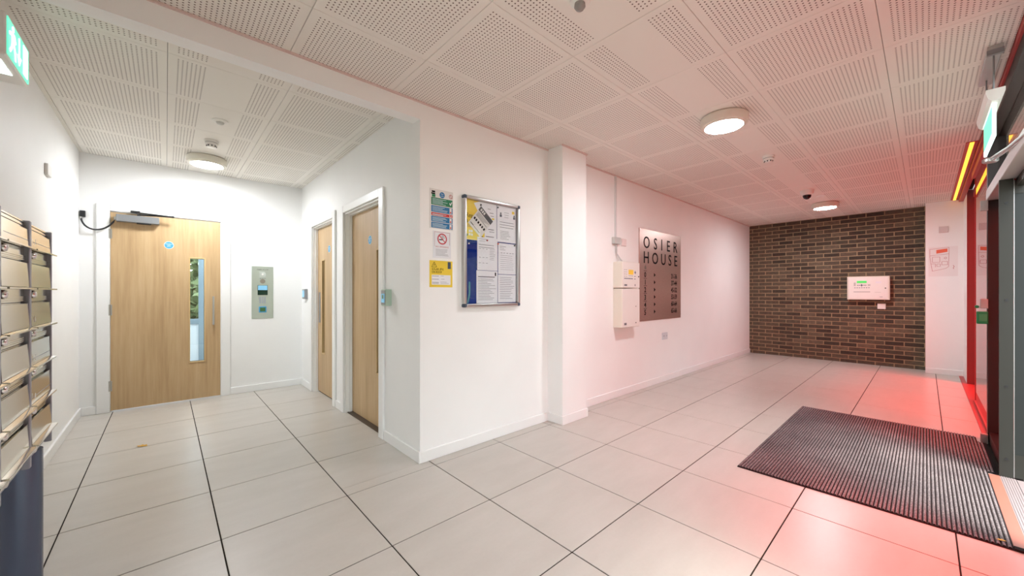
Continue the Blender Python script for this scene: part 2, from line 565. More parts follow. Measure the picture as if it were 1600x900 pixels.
for n, (y0, y1, z0, z1) in enumerate(bricks):
    if n < 300:
        key = (round(y1 - y0, 3), round(z1 - z0, 3))
        if key not in bcache:
            h, v = key[0] / 2, key[1] / 2
            me = B().box(-.001, .03, -h, h, -v, v, 0.003).mesh('brick'); me.materials.append(M_brick); bcache[key] = me
        o = bpy.data.objects.new('brick', bcache[key]); C.objects.link(o); o.parent = wb
        o.location = (XB + random.uniform(-.003, .002), (y0 + y1) / 2, (z0 + z1) / 2)
        o.rotation_euler = (random.uniform(-.004, .004), 0, random.uniform(-.006, .006))
    else:
        rest.box(XB + random.uniform(-.003, .002), XB + .03, y0, y1, z0, z1, 0.003)
tag(rest.build('brick', M_brick, wb), kind='stuff')

# baseboards
BH, BT = 0.082, 0.015
def base(name, segs, label):
    b = B()
    for s in segs: b.box(*s, 0, BH, 0.003)
    return struct(name, b, M_trim, label, 'baseboard')
base('baseboard_left', [(XL, XL + BT, 0.3, YD)], 'white baseboard along the wall behind the letterboxes')
base('baseboard_far', [(XL + BT, -.516, YD - BT, YD), (.567, XLIFT, YD - BT, YD)], 'white baseboard on either side of the oak lobby door')
base('baseboard_lift', [(XLIFT - BT, XLIFT, YB - BT, 3.005), (XLIFT - BT, XLIFT, 4.06, 4.205), (XLIFT - BT, XLIFT, 5.185, YD - BT)], 'white baseboard around the two side doors')
base('baseboard_back', [(XLIFT, 2.685 - BT, YB - BT, YB), (2.685 - BT, 2.685, 2.25 - BT, YB), (2.685, 3.045 + BT, 2.25 - BT, 2.25), (3.045, 3.045 + BT, 2.25, YB - BT), (3.045 + BT, XB, YB - BT, YB)], 'white baseboard along the noticeboard wall and round the pillar')
base('baseboard_nib', [(XNIB - BT, XNIB, -.372, 0.0)], 'white baseboard below the evacuation plan')
# thin shadow-gap trims where the hall ceiling meets the walls
b = B().box(XL, XB, YB - .012, YB, ZC - .012, ZC).box(2.673, 3.057, 2.238, 2.25, ZC - .012, ZC)
struct('trim_1', b, M_copper, 'thin pink-grey edge trim along the hall ceiling', 'trim')

# ------------------------------------------------------------------ door_2: oak lobby door on the far wall
d2 = thing('door_2', 'wide oak veneer door with a slim glazed slot at the end of the lobby', 'door', (0.03, YD, 0), kind='structure')
P = Plane('-Y', (0, YD, 0))
b = B()
P.box(b, -.516, -.42, 0, 2.112, 0, .018, .004); P.box(b, .476, .567, 0, 2.112, 0, .018, .004); P.box(b, -.42, .476, 2.045, 2.112, 0, .018, .004)
b.build('architrave', M_trim, d2)
b = B().box(DX0, DX0 + .012, YD, YD + .15, 0, DH).box(DX1 - .012, DX1, YD, YD + .15, 0, DH).box(DX0, DX1, YD, YD + .15, DH - .012, DH)
b.build('door_lining', M_trim, d2)
lx0, lx1 = -.416, .472
VX0, VX1, VZ0, VZ1 = .201, .324, .437, 1.600
b = B()
yl0, yl1 = YD - .004, YD + .042
for q in ((lx0, VX0, .012, 2.036), (VX1, lx1, .012, 2.036), (VX0, VX1, .012, VZ0), (VX0, VX1, VZ1, 2.036)):
    b.box(q[0], q[1], yl0, yl1, q[2], q[3])
leaf = b.build('door_leaf', M_oak, d2)
b = B()
for q in ((VX0 - .012, VX0, VZ0 - .012, VZ1 + .012), (VX1, VX1 + .012, VZ0 - .012, VZ1 + .012), (VX0, VX1, VZ0 - .012, VZ0), (VX0, VX1, VZ1, VZ1 + .012)):
    b.box(q[0], q[1], yl0 - .006, yl1 + .004, q[2], q[3], .002)
b.build('glazing_bead', M_oakend, leaf)
B().box(VX0, VX1, YD + .012, YD + .018, VZ0, VZ1).build('vision_pane', M_clear, leaf)
b = B().tube([(.405, YD - .045, .845), (.405, YD - .045, 1.173)], .0095, 12)
b.tube([(.405, YD - .045, .86), (.405, YD - .004, .86)], .008, 10).tube([(.405, YD - .045, 1.158), (.405, YD - .004, 1.158)], .008, 10)
b.build('pull_handle', M_steel, leaf, smooth=True)
for z0, z1 in ((1.767, 1.864), (.983, 1.093), (.212, .316)):
    b = B().cyl((-.424, YD - .012, z0), .0085, z1 - z0, 'Z', 12)
    P.box(b, -.445, -.405, z0, z1, 0, .008)
    b.build('hinge', M_steel, d2, smooth=True)
P2 = Plane('-Y', (0, YD - .004, 0))
b = B(); P2.disc(b, .024, 1.735, .041, 0, .0012)
dsc = b.build('fire_door_disc', M_white, leaf)
b = B(); P2.disc(b, .024, 1.735, .037, .0012, .0018); b.build('disc_print', M_ltblue, leaf)
for t_, v_ in (('FIRE DOOR', 1.744), ('KEEP', 1.731), ('SHUT', 1.718)):
    P2.text(t_, 'disc_text', M_white, leaf, .012, .024, v_, .0018, .0004, 'CENTER')
# closer with its folding arm and the flexible cable to the black wall box
cl_ = B()
cl_.box(-.374, -.052, YD - .075, YD - .006, 1.942, 2.014, .004)
clo = part(cl_.build('door_closer', M_greymetal, d2), 'grey overhead door closer box')
b = B().tube([(-.21, YD - .03, 2.014), (-.21, YD - .03, 2.032)], .013, 12)
b.tube([(-.21, YD - .03, 2.03), (.055, YD - .10, 2.033), ], .008, 8).tube([(.055, YD - .10, 2.033), (-.24, YD - .045, 2.05)], .007, 8)
b.cyl((.055, YD - .10, 2.025), .012, .016)
b.box(-.27, -.2, YD - .05, YD - .016, 2.045, 2.066)
b.build('closer_arm', M_bplastic, clo, smooth=True)
B().box(-.225, -.115, YD - .072, YD - .03, 1.932, 1.944, .002).build('closer_cover', M_bplastic, clo)
cab = []
for i in range(15):
    s = i / 14.0
    ctrl = [(-.615, YD - .02, 1.955), (-.60, YD - .045, 1.80), (-.44, YD - .055, 1.80), (-.378, YD - .05, 1.965)]
    w = [(1 - s) ** 3, 3 * s * (1 - s) ** 2, 3 * s * s * (1 - s), s ** 3]
    cab.append(tuple(sum(w[k] * ctrl[k][a] for k in range(4)) for a in range(3)))
cb_ = thing('cable_box', 'small black wall box with a looped flexible cable left of the oak door', 'cable box', (-.62, YD, 1.96))
b = B(); Plane('-Y', (0, YD, 0)).box(b, -.622, -.585, 1.958, 2.02, 0, .03, .003); b.build('box_body', M_bplastic, cb_)
B().tube(cab, .0075, 8).build('flexible_cable', M_bplastic, cb_, smooth=True)
B().cyl((-.615, YD - .02, 1.94), .009, .02).build('cable_gland', M_alu, cb_); B().box(-.388, -.374, YD - .062, YD - .038, 1.955, 1.985).build('cable_gland', M_alu, cb_)

# room beyond the far door, seen through the slot
V0, V1 = YD + .15, YD + 2.1
struct('floor', B().box(-.9, 1.3, YD - .0, V1, -.12, -.001), M_tile, 'pale floor of the passage beyond the oak lobby door', 'floor')
struct('ceiling', B().box(-.9, 1.3, V0, V1, 2.5, 2.6), M_wall, 'white ceiling of the passage beyond the oak lobby door', 'ceiling')
struct('wall_passage', B().box(-.95, -.85, V0, V1, -.1, 2.6).box(1.25, 1.35, V0, V1, -.1, 2.6), M_wall, 'white side walls of the passage beyond the oak lobby door', 'wall')
w4 = thing('window_4', 'grey framed glazed exit seen through the slot of the oak door', 'window', (0.2, V1, 0), kind='structure')
b = B()
for x in (-.9, .375, 1.2): b.box(x, x + .09, V1 - .06, V1, 0, 2.5)
b.box(-.9, 1.3, V1 - .055, V1 - .005, 0, .14)
B().box(-.81, .375, V1 - .04, V1 - .02, .14, .73).build('kick_panel', plain('pale_blue_panel', (206, 222, 236), .4), w4)
B().box(.465, 1.2, V1 - .04, V1 - .02, .14, .73).build('kick_panel', MATS['pale_blue_panel'], w4)
b.box(-.9, 1.3, V1 - .055, V1 - .005, .73, .81).box(-.9, 1.3, V1 - .055, V1 - .005, 2.38, 2.5)
b.build('window_frame', plain('blue_grey_frame', (128, 150, 166), .4), w4)
B().box(-.81, .375, V1 - .035, V1 - .028, .81, 2.38).build('pane', M_clear, w4)
B().box(.465, 1.2, V1 - .035, V1 - .028, .81, 2.38).build('pane', M_clear, w4)

# ------------------------------------------------------------------ door_3 / door_4: recessed oak doors on the lift wall
def side_door(name, label, y0, y1, xleaf, ya0, ya1, vy0, vy1, disc_y, disc_z, threshold, plate):
    d = thing(name, label, 'door', (XLIFT, (y0 + y1) / 2, 0), kind='structure')
    b = B()
    b.box(XLIFT - .02, XLIFT, ya0, y0 + .012, 0, 2.09, .004).box(XLIFT - .02, XLIFT, y1 - .012, ya1, 0, 2.09, .004).box(XLIFT - .02, XLIFT, y0 + .012, y1 - .012, LH - .012, 2.09, .004)
    b.build('architrave', M_trim, d)
    b = B().box(XLIFT, xleaf + .05, y0, y0 + .025, 0, LH).box(XLIFT, xleaf + .05, y1 - .025, y1, 0, LH).box(XLIFT, xleaf + .05, y0, y1, LH - .025, LH)
    b.box(xleaf - .03, xleaf - .002, y0 + .025, y0 + .037, 0, LH - .025).box(xleaf - .03, xleaf - .002, y1 - .037, y1 - .025, 0, LH - .025).box(xleaf - .03, xleaf - .002, y0 + .037, y1 - .037, LH - .037, LH - .025)
    b.build('door_lining', M_trim, d)
    z0, z1 = .48, 1.61
    a0, a1 = y0 + .028, y1 - .028
    b = B()
    for q in ((a0, vy0, .012, LH - .028), (vy1, a1, .012, LH - .028), (vy0, vy1, .012, z0), (vy0, vy1, z1, LH - .028)):
        b.box(xleaf, xleaf + .044, q[0], q[1], q[2], q[3])
    lf = b.build('door_leaf', M_oak, d)
    b = B()
    for q in ((vy0, vy0 + .012, z0, z1), (vy1 - .012, vy1, z0, z1), (vy0, vy1, z0, z0 + .012), (vy0, vy1, z1 - .012, z1)):
        b.box(xleaf - .003, xleaf + .04, q[0], q[1], q[2], q[3])
    b.build('glazing_bead', M_oakend, lf)
    B().box(xleaf + .026, xleaf + .032, vy0 + .012, vy1 - .012, z0 + .012, z1 - .012).build('vision_pane', plain('dark_glass', (20, 22, 22), .08, var=0), lf)
    Q = Plane('-X', (xleaf, 0, 0))
    b = B(); Q.disc(b, -disc_y, disc_z, .042, 0, .0015); b.build('fire_door_disc', M_white, lf)
    b = B(); Q.disc(b, -disc_y, disc_z, .039, .0015, .002); b.build('disc_print', M_ltblue, lf)
    for t_, v_ in (('FIRE DOOR', .009), ('KEEP', -.004), ('SHUT', -.017)):
        Q.text(t_, 'disc_text', M_white, lf, .012, -disc_y, disc_z + v_, .002, .0004, 'CENTER')
    if plate:
        b = B(); Q.box(b, -plate[1], -plate[0], .85, 1.22, 0, .003); b.build('push_plate', M_greymetal, lf)
    if threshold:
        B().box(XLIFT + .02, xleaf + .04, y0 + .025, y1 - .025, 0, .008).build('threshold_strip', plain('brown_threshold', (84, 70, 58), .5, .3), d)
    return d
side_door('door_3', 'recessed oak side door nearer the hall corner, beside the card reader', NY0, NY1, 1.402, 3.015, 4.045, 3.222, 3.347, 3.49, 1.705, True, None)
side_door('door_4', 'recessed oak side door at the inner corner by the intercom panel', FY0, FY1, 1.390, 4.22, 5.175, 4.797, 4.92, 4.64, 1.72, False, (4.975, 5.04))

# ------------------------------------------------------------------ glazed front: entrance door, red windows
YO = -0.43                      # outer face of the frames
d1 = thing('door_1', 'dark metal entrance doorway standing open beside the ribbed mat', 'door', (4.0, YG, 0), kind='structure')
ZT0, ZT1 = 1.955, 2.035         # header bar
B().box(4.88, 4.95, YO, -0.338, 0, ZC).build('door_post', M_frame2, d1)
pst = B().box(4.055, 4.075, -0.385, -0.328, 0, ZT0); pst.build('door_stile', M_frame, d1)
ml = B().box(2.90, 2.97, YO, -0.338, 0, ZC); ml.build('door_post', M_frame2, d1)
part(B().box(2.97, 4.88, -0.40, -0.330, ZT0, ZT1, .003).build('header_bar', M_sill, d1), 'pale metal header bar')
B().box(2.97, 4.88, YO, -0.40, ZT0 - .05, ZT1).build('header_bar', M_frame, d1)
B().box(2.97, 4.88, YO, -0.338, ZC - .12, ZC).build('top_rail', M_frame2, d1)
B().box(2.97, 4.88, -0.396, -0.39, ZT1, ZC - .12).build('transom_pane', M_clear, d1)
B().box(4.075, 4.88, -0.396, -0.39, .09, ZT0).build('side_pane', M_redglass, d1)
B().box(4.075, 4.88, -0.42, -0.345, 0, .09).build('bottom_rail', M_frame2, d1)
# the open leaf, swung out at right angles
lf = B()
lf.box(4.062, 4.105, -0.386, -0.33, .012, ZT0 - .01).box(4.062, 4.105, -1.22, -1.15, .012, ZT0 - .01)
lf.box(4.062, 4.105, -1.15, -0.386, .012, .16).box(4.062, 4.105, -1.15, -0.386, ZT0 - .10, ZT0 - .01)
B().box(4.060, 4.066, -0.390, -0.387, .012, ZT0 - .01).build('gasket_strip', M_alu, d1)
B().box(4.066, 4.10, -0.445, -0.390, .012, ZT0 - .01).build('inner_stile', plain('dark_teal_profile', (26, 33, 31), .5), d1)
leaf1 = part(lf.build('door_leaf', M_frame, d1), 'open dark metal glazed leaf')
B().box(4.08, 4.088, -1.15, -0.395, .16, ZT0 - .10).build('pane', M_clear, leaf1)
for zb in (1.80, 1.165, .60, .125):
    B().cyl((4.052, -0.358, zb), .008, .012, 'X', 12).build('bolt', M_bplastic, leaf1, smooth=True)
for z0, z1 in ((1.873, 1.955), (1.086, 1.163), (0.0, .076)):
    part(B().box(4.855, 4.885, -0.340, -0.300, z0, z1, .002).build('frame_bracket', M_alu, d1), 'silver bracket block')
arm = B().lathe((4.03, -.29, 2.075), [(.03, 0), (.036, .006), (.036, .022), (.03, .028)], 'Z', 24)
arm.tube([(4.03, -.29, 2.10), (3.5, -.315, 2.03), (3.05, -.335, 1.99)], .008, 8).tube([(4.0, -.30, 2.083), (3.05, -.345, 1.975)], .006, 8)
part(arm.build('closer_arm', M_alu, d1, smooth=True), 'bright metal closer arm')
th = B().box(2.97, 4.055, -0.330, -0.283, 0, .006, .001)
th2 = B()
th2.box(2.97, 4.055, -0.395, -0.330, 0, .004)
for k in range(6): th2.box(2.97, 4.055, -0.390 + k * .010, -0.385 + k * .010, .004, .0065)
th2.box(2.97, 4.055, -0.43, -0.398, -.004, .003)
th.build('threshold_plate', plain('red_lit_plate_tint', (158, 96, 80), .5), d1); th2.build('threshold_grooves', plain('red_lit_aluminium_tint', (150, 138, 138), .45, .2), d1)  # red light on the threshold is tinted into both base colours

rel = thing('door_release', 'green emergency door release box on the dark door post', 'release box', (4.86, -.31, 1.0))
B().box(4.845, 4.885, -0.340, -0.280, .962, 1.062, .004).build('release_body', M_ledge, rel)
B().box(4.842, 4.846, -0.333, -0.293, .985, 1.04).build('release_window', plain('pale_green_plastic', (60, 150, 100), .35, var=0), rel)
B().cyl((4.84, -.281, 1.10), .012, .02, 'X', 16).build('key_switch', M_ledge, rel, smooth=True)

def glazed(name, label, x0, x1, mulls, glass, y=-0.376, sill=0.03, head=ZC - .10, fm=None, yo=-0.43):
    YO = yo
    w = thing(name, label, 'window', ((x0 + x1) / 2, y, 0), kind='structure')
    fm = fm or M_frame2
    B().box(x0, x1, YO, y + .015, 0, sill).build('window_sill', M_redpaint if glass is M_redglass else M_frame, w)
    B().box(x0, x1, YO, y + .03, head, ZC).build('head_rail', fm, w)
    edges = [x0] + list(mulls) + [x1]
    for m in mulls: B().box(m - .025, m + .025, YO, y + .02, sill, head).build('mullion', fm, w)
    for a, c in zip(edges, edges[1:]):
        B().box(a + .0, c - .0, y - .004, y + .004, sill, head).build('pane', glass, w)
    return w
glazed('window_1', 'tall red glazed window next to the dark door post', 4.95, 6.60, (), M_redglass, fm=M_redpaint)
glazed('window_5', 'tall red glazed window set back beside the narrow white wall', 6.60, 7.85, (), M_redglass, y=-.455, yo=-.50, fm=M_redpaint)
struct('trim_6', B().box(6.575, 6.60, -.50, -.368, 0, ZC), plain('dull_red_paint', (150, 44, 46), .45), 'thin dull red upright between the two red windows', 'trim')
glazed('window_2', 'tall red glazed pane on the near side of the entrance', 1.60, 2.90, (), M_redglass, fm=M_redpaint)
glazed('window_3', 'clear glazed front beside the letterboxes', XL, 1.55, (.55,), M_clear, fm=M_frame)
struct('trim_2', B().box(1.55, 1.60, YO, -.338, 0, ZC), M_frame2, 'dark upright between the red and the clear glazing', 'trim')
struct('trim_3', B().box(7.85, 7.87, -.52, -0.372, 0, ZC), plain('deep_red_paint', (118, 48, 48), .5), 'flat red upright panel at the far end of the red window', 'trim')
# dark strip along the foot of the red window
struct('trim_4', B().box(4.95, 6.575, -0.372, -0.328, -.002, .006).box(6.575, 7.85, -0.46, -0.328, -.002, .006).box(7.85, XNIB - BT, -0.372, -0.328, -.002, .006), M_redpaint, 'red floor strip along the foot of the red window', 'trim')
struct('trim_5', B().box(XL, XNIB, -0.375, -0.327, ZC - .035, ZC + .012), M_redpaint, 'red edge strip between hall ceiling and glazing', 'trim')
struct('wall_front', B().box(XL - .15, 6.6, -.6, YO, ZC - .03, 2.9).box(6.6, XNIB, -.6, -.5, ZC - .03, 2.9), M_wall, 'outer beam over the glazed front', 'wall')

# ------------------------------------------------------------------ outdoors
struct('ground', B().box(-30, 40, -40, -0.43, -.25, -.03), M_paving, 'pale outdoor paving in front of the glazed entrance', 'ground')
struct('ground', B().box(-30, 40, V1, 40, -.25, -.05), M_paving, 'outdoor paving beyond the far passage', 'ground')
def foliage(name, blobs, n, label, k=1.0):
    vs, fs = [], []
    for (cx, cy, cz, r) in blobs:
        for _ in range(n):
            d = Vector((random.gauss(0, 1), random.gauss(0, 1), random.gauss(0, 1))).normalized() * r * random.random() ** .4
            p = Vector((cx, cy, cz)) + d
            a = Vector((random.gauss(0, 1), random.gauss(0, 1), random.gauss(0, 1))).normalized()
            bb = a.cross(Vector((random.gauss(0, 1), random.gauss(0, 1), random.gauss(0, 1)))).normalized()
            s = random.uniform(.07, .15) * (1 + r * .15) * k
            i = len(vs)
            vs += [p - a * s, p + bb * s * .5, p + a * s, p - bb * s * .5]
            fs.append((i, i + 1, i + 2, i + 3))
    me = bpy.data.meshes.new(name); me.from_pydata([tuple(v) for v in vs], [], fs); me.update()
    return tag(link(name, me, M_leaf), label, 'foliage', kind='stuff')
foliage('foliage', [(0.5 + 40 * ((i * 7) % 240 + random.random()) / 240, random.uniform(-13, -8.5), .4 + 7.2 * (i + random.random()) / 240, random.uniform(1.5, 2.2)) for i in range(240)], 380, 'green trees and shrubs outside the glazed entrance, massed to block the low sky', 3.0)  # tree mass added dense and high to block low sky light
foliage('foliage', [(random.uniform(-3, 3), random.uniform(V1 + 3.2, V1 + 5), random.uniform(.1, 1.5), random.uniform(.6, .9)) for _ in range(18)], 420, 'green shrubs seen through the slot of the oak door')

# ------------------------------------------------------------------ ceiling fittings
def lamp(label, x, y, zc, r=.165):
    t = thing('ceiling_light', label, 'light', (x, y, zc), group='round ceiling lights')
    B().lathe((x, y, zc), [(r * .93, -.0005), (r, -.012), (r, -.052), (r * .97, -.068), (r * .88, -.076), (r * .80, -.078)], 'Z', 48).build('light_body', M_cream, t, smooth=True)
    B().lathe((x, y, zc), [(r * .80, -.070), (r * .80, -.078), (r * .66, -.083), (r * .33, -.0865), (.004, -.0875)], 'Z', 48).build('diffuser', M_lampw, t, smooth=True)
lamp('round ceiling light in the lift lobby before the oak door', .31, 4.965, ZL)
lamp('round ceiling light over the near end of the hall', 3.19, 1.055, ZC)
lamp('small looking round ceiling light near the brick wall', 7.38, 1.03, ZC)

lamp('round ceiling light in the passage behind the oak lobby door', .36, 6.75, 2.5)
def smoke(label, x, y, zc):
    t = thing('smoke_detector', label, 'smoke detector', (x, y, zc), group='smoke detectors')
    B().lathe((x, y, zc), [(.052, 0), (.052, -.02), (.046, -.024)], 'Z', 32).build('detector_base', M_white, t, smooth=True)
    B().lathe((x, y, zc), [(.044, -.024), (.048, -.028), (.046, -.04), (.034, -.046), (.034, -.062), (.026, -.066)], 'Z', 32).build('detector_head', M_white, t, smooth=True)
    b = B()
    for k in range(8):
        a = 2 * PI * k / 8
        b.box(x + .0345 * math.cos(a) - .004, x + .0345 * math.cos(a) + .004, y + .0345 * math.sin(a) - .004, y + .0345 * math.sin(a) + .004, zc - .060, zc - .048)
    b.build('detector_slot', M_bplastic, t)
    B().lathe((x, y, zc), [(.0465, -.0235), (.0465, -.0275)], 'Z', 32).build('shadow_ring', M_bplastic, t)
smoke('white smoke detector on the lobby ceiling beside the round light', .305, 4.37, ZL)
smoke('white smoke detector between the two hall lights', 4.43, 1.056, ZC)

t = thing('motion_sensor', 'shallow white round sensor on the lobby ceiling', 'sensor', (.322, 3.83, ZL))
B().lathe((.322, 3.83, ZL), [(.055, 0), (.055, -.006), (.04, -.012)], 'Z', 32).build('sensor_base', M_white, t, smooth=True)
B().lathe((.322, 3.83, ZL), [(.028, -.011), (.026, -.02), (.018, -.028), (.006, -.031)], 'Z', 24).build('sensor_lens', plain('milky_lens', (205, 205, 198), .3, var=0), t, smooth=True)

t = thing('motion_sensor', 'white round sensor with grey lens at the top edge of the hall ceiling', 'sensor', (1.42, 1.085, ZC))
B().lathe((1.42, 1.085, ZC), [(.046, 0), (.046, -.012), (.036, -.02)], 'Z', 32).build('sensor_base', M_white, t, smooth=True)
B().lathe((1.42, 1.085, ZC), [(.024, -.018), (.026, -.034), (.018, -.046), (.005, -.05)], 'Z', 24).build('sensor_lens', plain('grey_lens', (150, 145, 142), .2, var=0), t, smooth=True)

t = thing('dome_camera', 'white ceiling dome camera with dark bubble before the brick wall', 'camera', (6.30, 1.065, ZC))
B().lathe((6.30, 1.065, ZC), [(.075, 0), (.075, -.022), (.068, -.05), (.052, -.062)], 'Z', 36).build('camera_housing', M_white, t, smooth=True)
B().lathe((6.30, 1.065, ZC), [(.046, -.062), (.046, -.08), (.036, -.102), (.018, -.114), (.004, -.117)], 'Z', 32).build('camera_bubble', plain('black_bubble', (16, 16, 20), .06, var=0), t, smooth=True)
t = tag(B().lathe((6.75, .99, ZC), [(.05, 0), (.05, -.006), (.044, -.009)], 'Z', 32).build('blank_cover', M_white, None, smooth=True), 'flat white round cover on the ceiling behind the dome camera', 'cover')

t = thing('glowing_strip', 'long amber glowing strip in the ceiling along the red window', 'light', (6.97, -.285, ZC))  # bright amber strip at the ceiling edge, drawn as an emitting surface
B().box(5.35, 8.50, -.322, -.248, ZC - .006, ZC - .0005).build('strip_surround', M_redpaint, t)
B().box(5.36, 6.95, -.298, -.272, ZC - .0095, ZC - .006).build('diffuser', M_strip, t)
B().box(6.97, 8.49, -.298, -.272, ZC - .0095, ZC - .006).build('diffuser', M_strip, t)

# hanging exit sign by the entrance
t = thing('exit_sign', 'hanging lit exit sign on a ceiling rail beside the entrance', 'exit sign', (3.45, -.26, ZC))
B().box(3.36, 3.92, -.288, -.232, ZC - .022, ZC - .0005, .002).build('ceiling_rail', M_alu, t)
B().box(3.36, 3.38, -.29, -.23, ZC - .05, ZC - .022).build('rail_cap', M_greymetal, t)
for xx in (3.45, 3.83):
    B().tube([(xx, -.26, ZC - .022), (xx, -.26, 2.335)], .004, 8).build('suspension_chain', M_greymetal, t)
prof = [(-.034 + -.0, 2.335), (.034, 2.335), (.034, 2.315), (.026, 2.285), (.012, 2.27), (-.012, 2.27), (-.026, 2.285), (-.034, 2.315)]
B().prism([(3.36, -.26 + u, v) for u, v in prof], (.56, 0, 0)).build('sign_housing', M_white, t)
B().box(3.40, 3.90, -.266, -.254, 2.085, 2.275, .002).build('sign_panel', M_exitw, t)
B().box(3.44, 3.86, -.2535, -.2515, 2.11, 2.26).build('sign_print', M_exit, t)

# wall exit sign on the left
t = thing('exit_sign', 'green running-man exit sign box mounted on the left wall', 'exit sign', (XL, 2.85, 2.33))
EX = -.505
B().box(XL, EX - .004, 2.672, 3.032, 2.238, 2.425, .006).build('sign_body', M_white, t)
Q = Plane('+X', (EX, 0, 0))
b = B(); Q.box(b, 2.684, 3.02, 2.250, 2.413, -.006, 0); b.build('sign_face', M_exit, t)
b = B()
Q.disc(b, 2.755, 2.388, .013, 0, .002)
Q.poly(b, [(2.735, 2.37), (2.778, 2.372), (2.775, 2.33), (2.735, 2.326)], 0, .002)
Q.poly(b, [(2.735, 2.368), (2.735, 2.352), (2.705, 2.345), (2.705, 2.36)], 0, .002)
Q.poly(b, [(2.778, 2.37), (2.80, 2.345), (2.79, 2.336), (2.77, 2.356)], 0, .002)
Q.poly(b, [(2.738, 2.33), (2.758, 2.33), (2.74, 2.295), (2.715, 2.27), (2.705, 2.28), (2.728, 2.303)], 0, .002)
Q.poly(b, [(2.756, 2.33), (2.775, 2.33), (2.795, 2.30), (2.80, 2.262), (2.785, 2.262), (2.78, 2.295)], 0, .002)
b.build('running_figure', M_exitw, t)
b = B()
Q.box(b, 2.845, 2.858, 2.30, 2.395, 0, .002)
Q.poly(b, [(2.82, 2.31), (2.883, 2.31), (2.8515, 2.268)], 0, .002)
b.build('arrow', M_exitw, t)
b = B(); Q.box(b, 2.92, 2.99, 2.262, 2.40, 0, .002); b.build('door_symbol', M_exitw, t)
for y0, y1 in ((2.74, 2.82), (2.83, 2.91)):
    B().box(-.60, -.535, y0, y1, 2.235, 2.2385).build('downlight_window', M_exitw, t)
B().cyl((-.565, 2.70, 2.234), .012, .005).build('status_light', M_exit, t)

# ------------------------------------------------------------------ letterboxes on the left wall
XF = -.30
lbk = thing('letterbox_bank', 'bank of polished steel letterboxes with hinged flaps on a blue-grey post', 'letterboxes', (XF - .1, 1.5, 0))
RP, ZTOP, YR, CW = .1172, 1.418, 2.062, .281
B().box(XL + .002, XF - .012, YR - 4 * CW, YR, ZTOP - 6 * RP - .02, ZTOP + .002, .002).build('letterbox_body', M_lframe, lbk)
for c in range(5):
    yy = YR - c * CW
    w = .007 if c == 0 else .0095
    B().box(XF - .012, XF + .006, yy - w, yy + (0 if c == 0 else w), ZTOP - 6 * RP - .02, ZTOP + .004, .002).build('divider_strip', M_lframe, lbk)
b = B()
for k in range(4): b.box(XF - .012, XF - .002 - .002 * (k % 2), YR - 4 * CW, YR - .008, ZTOP - .004 - k * .005, ZTOP - k * .005)
b.build('ribbed_rail', M_letter, lbk)
b = B()
b.cyl((-.352, 2.005, .005), .047, ZTOP - 6 * RP - .03, 'Z', 40)
b.build('post', M_post, lbk, smooth=True)
B().cyl((-.352, 2.005, .0), .075, .008, 'Z', 40).build('post_base', M_post, lbk, smooth=True)
NUM = {(0, 0): '1', (0, 2): '6', (0, 3): '9', (0, 4): '8'}
for c in range(4):
    for r in range(6):
        y1 = YR - c * CW - (.010 if c == 0 else .014); y0 = YR - (c + 1) * CW + .014
        zt = ZTOP - r * RP - (.02 if r == 0 else .001); zl = ZTOP - r * RP - .077; zb = ZTOP - (r + 1) * RP + .001
        dr = B().box(XF - .012, XF - .004, y0, y1, zb, zt).build('letterbox_door', M_letter, lbk)
        # flap: tilted plate with a lip along its lower edge
        f = B()
        til = .004 + .003 * random.random()
        f.prism([(XF - .002, y0, zt - .003), (XF + .003, y0, zt - .003), (XF + til, y0, zl + .004), (XF + til - .005, y0, zl + .004)], (0, y1 - y0, 0))
        f.prism([(XF + til - .005, y0 - .004, zl + .004), (XF + til + .013, y0 - .004, zl + .001), (XF + til + .013, y0 - .004, zl - .003), (XF + til - .005, y0 - .004, zl)], (0, y1 - y0 + .012, 0))
        f.build('flap', M_letter, dr)
        B().box(XF - .001, XF + .0042, y0 + .02, y1, zl + .022, zl + .0235).build('flap_crease', M_lframe, dr)
        rb = B()
        for k in range(3): rb.box(XF - .004, XF - .001, y0, y1, zb + .003 + k * .005, zb + .006 + k * .005)
        rb.build('ribbed_edge', M_letter, dr)
        lk = B().lathe((XF - .004, y0 + .022, zl - .017), [(.010, 0), (.0115, .003), (.0115, .010), (.009, .014), (.003, .016)], 'X', 20)
        lk.build('lock', M_chrome, dr, smooth=True)
        if (c, r) in NUM:
            Plane('+X', (XF + .002, 0, 0)).text(NUM[(c, r)], 'number_sticker', M_white, dr, .026, y0 + .03, zl + .016, .004, .0008)

tag(B().box(XL, XL + .018, 4.17, 4.29, 2.045, 2.125, .003).build('wall_plate', M_white), 'small white blank plate high on the left wall', 'wall plate')

# ------------------------------------------------------------------ far wall: intercom; lift wall: readers
t = thing('intercom_panel', 'tall brushed steel intercom panel right of the oak lobby door', 'intercom', (.89, YD, 1.2))
P = Plane('-Y', (.777, YD, .893))
b = B(); P.box(b, 0, .23, 0, .65, 0, .006, .002); b.build('face_plate', plain('pale_green_steel', (188, 198, 186), .35, .5, var=.05), t)
P.text('OSIER HOUSE', 'lettering', M_black, t, .016, .115, .605, .006, .0005, 'CENTER', width=.12)
b = B(); P.box(b, .08, .15, .515, .585, .006, .008); b.build('camera_window', plain('clear_window', (196, 204, 194), .1, var=0), t)
b = B(); P.disc(b, .115, .55, .012, .008, .010); b.build('camera_lens', M_white, t)
b = B()
for u in (.085, .108, .131): P.box(b, u, u + .016, .497, .502, .006, .0065)
b.build('caption_print', M_ink, t)
b = B(); P.disc(b, .115, .465, .028, .006, .008); b.build('speaker_grille', plain('taupe_grille', (150, 142, 128), .6, .3), t)
b = B(); P.box(b, .062, .168, .293, .415, .006, .009, .001); b.build('screen', M_screen_d, t)
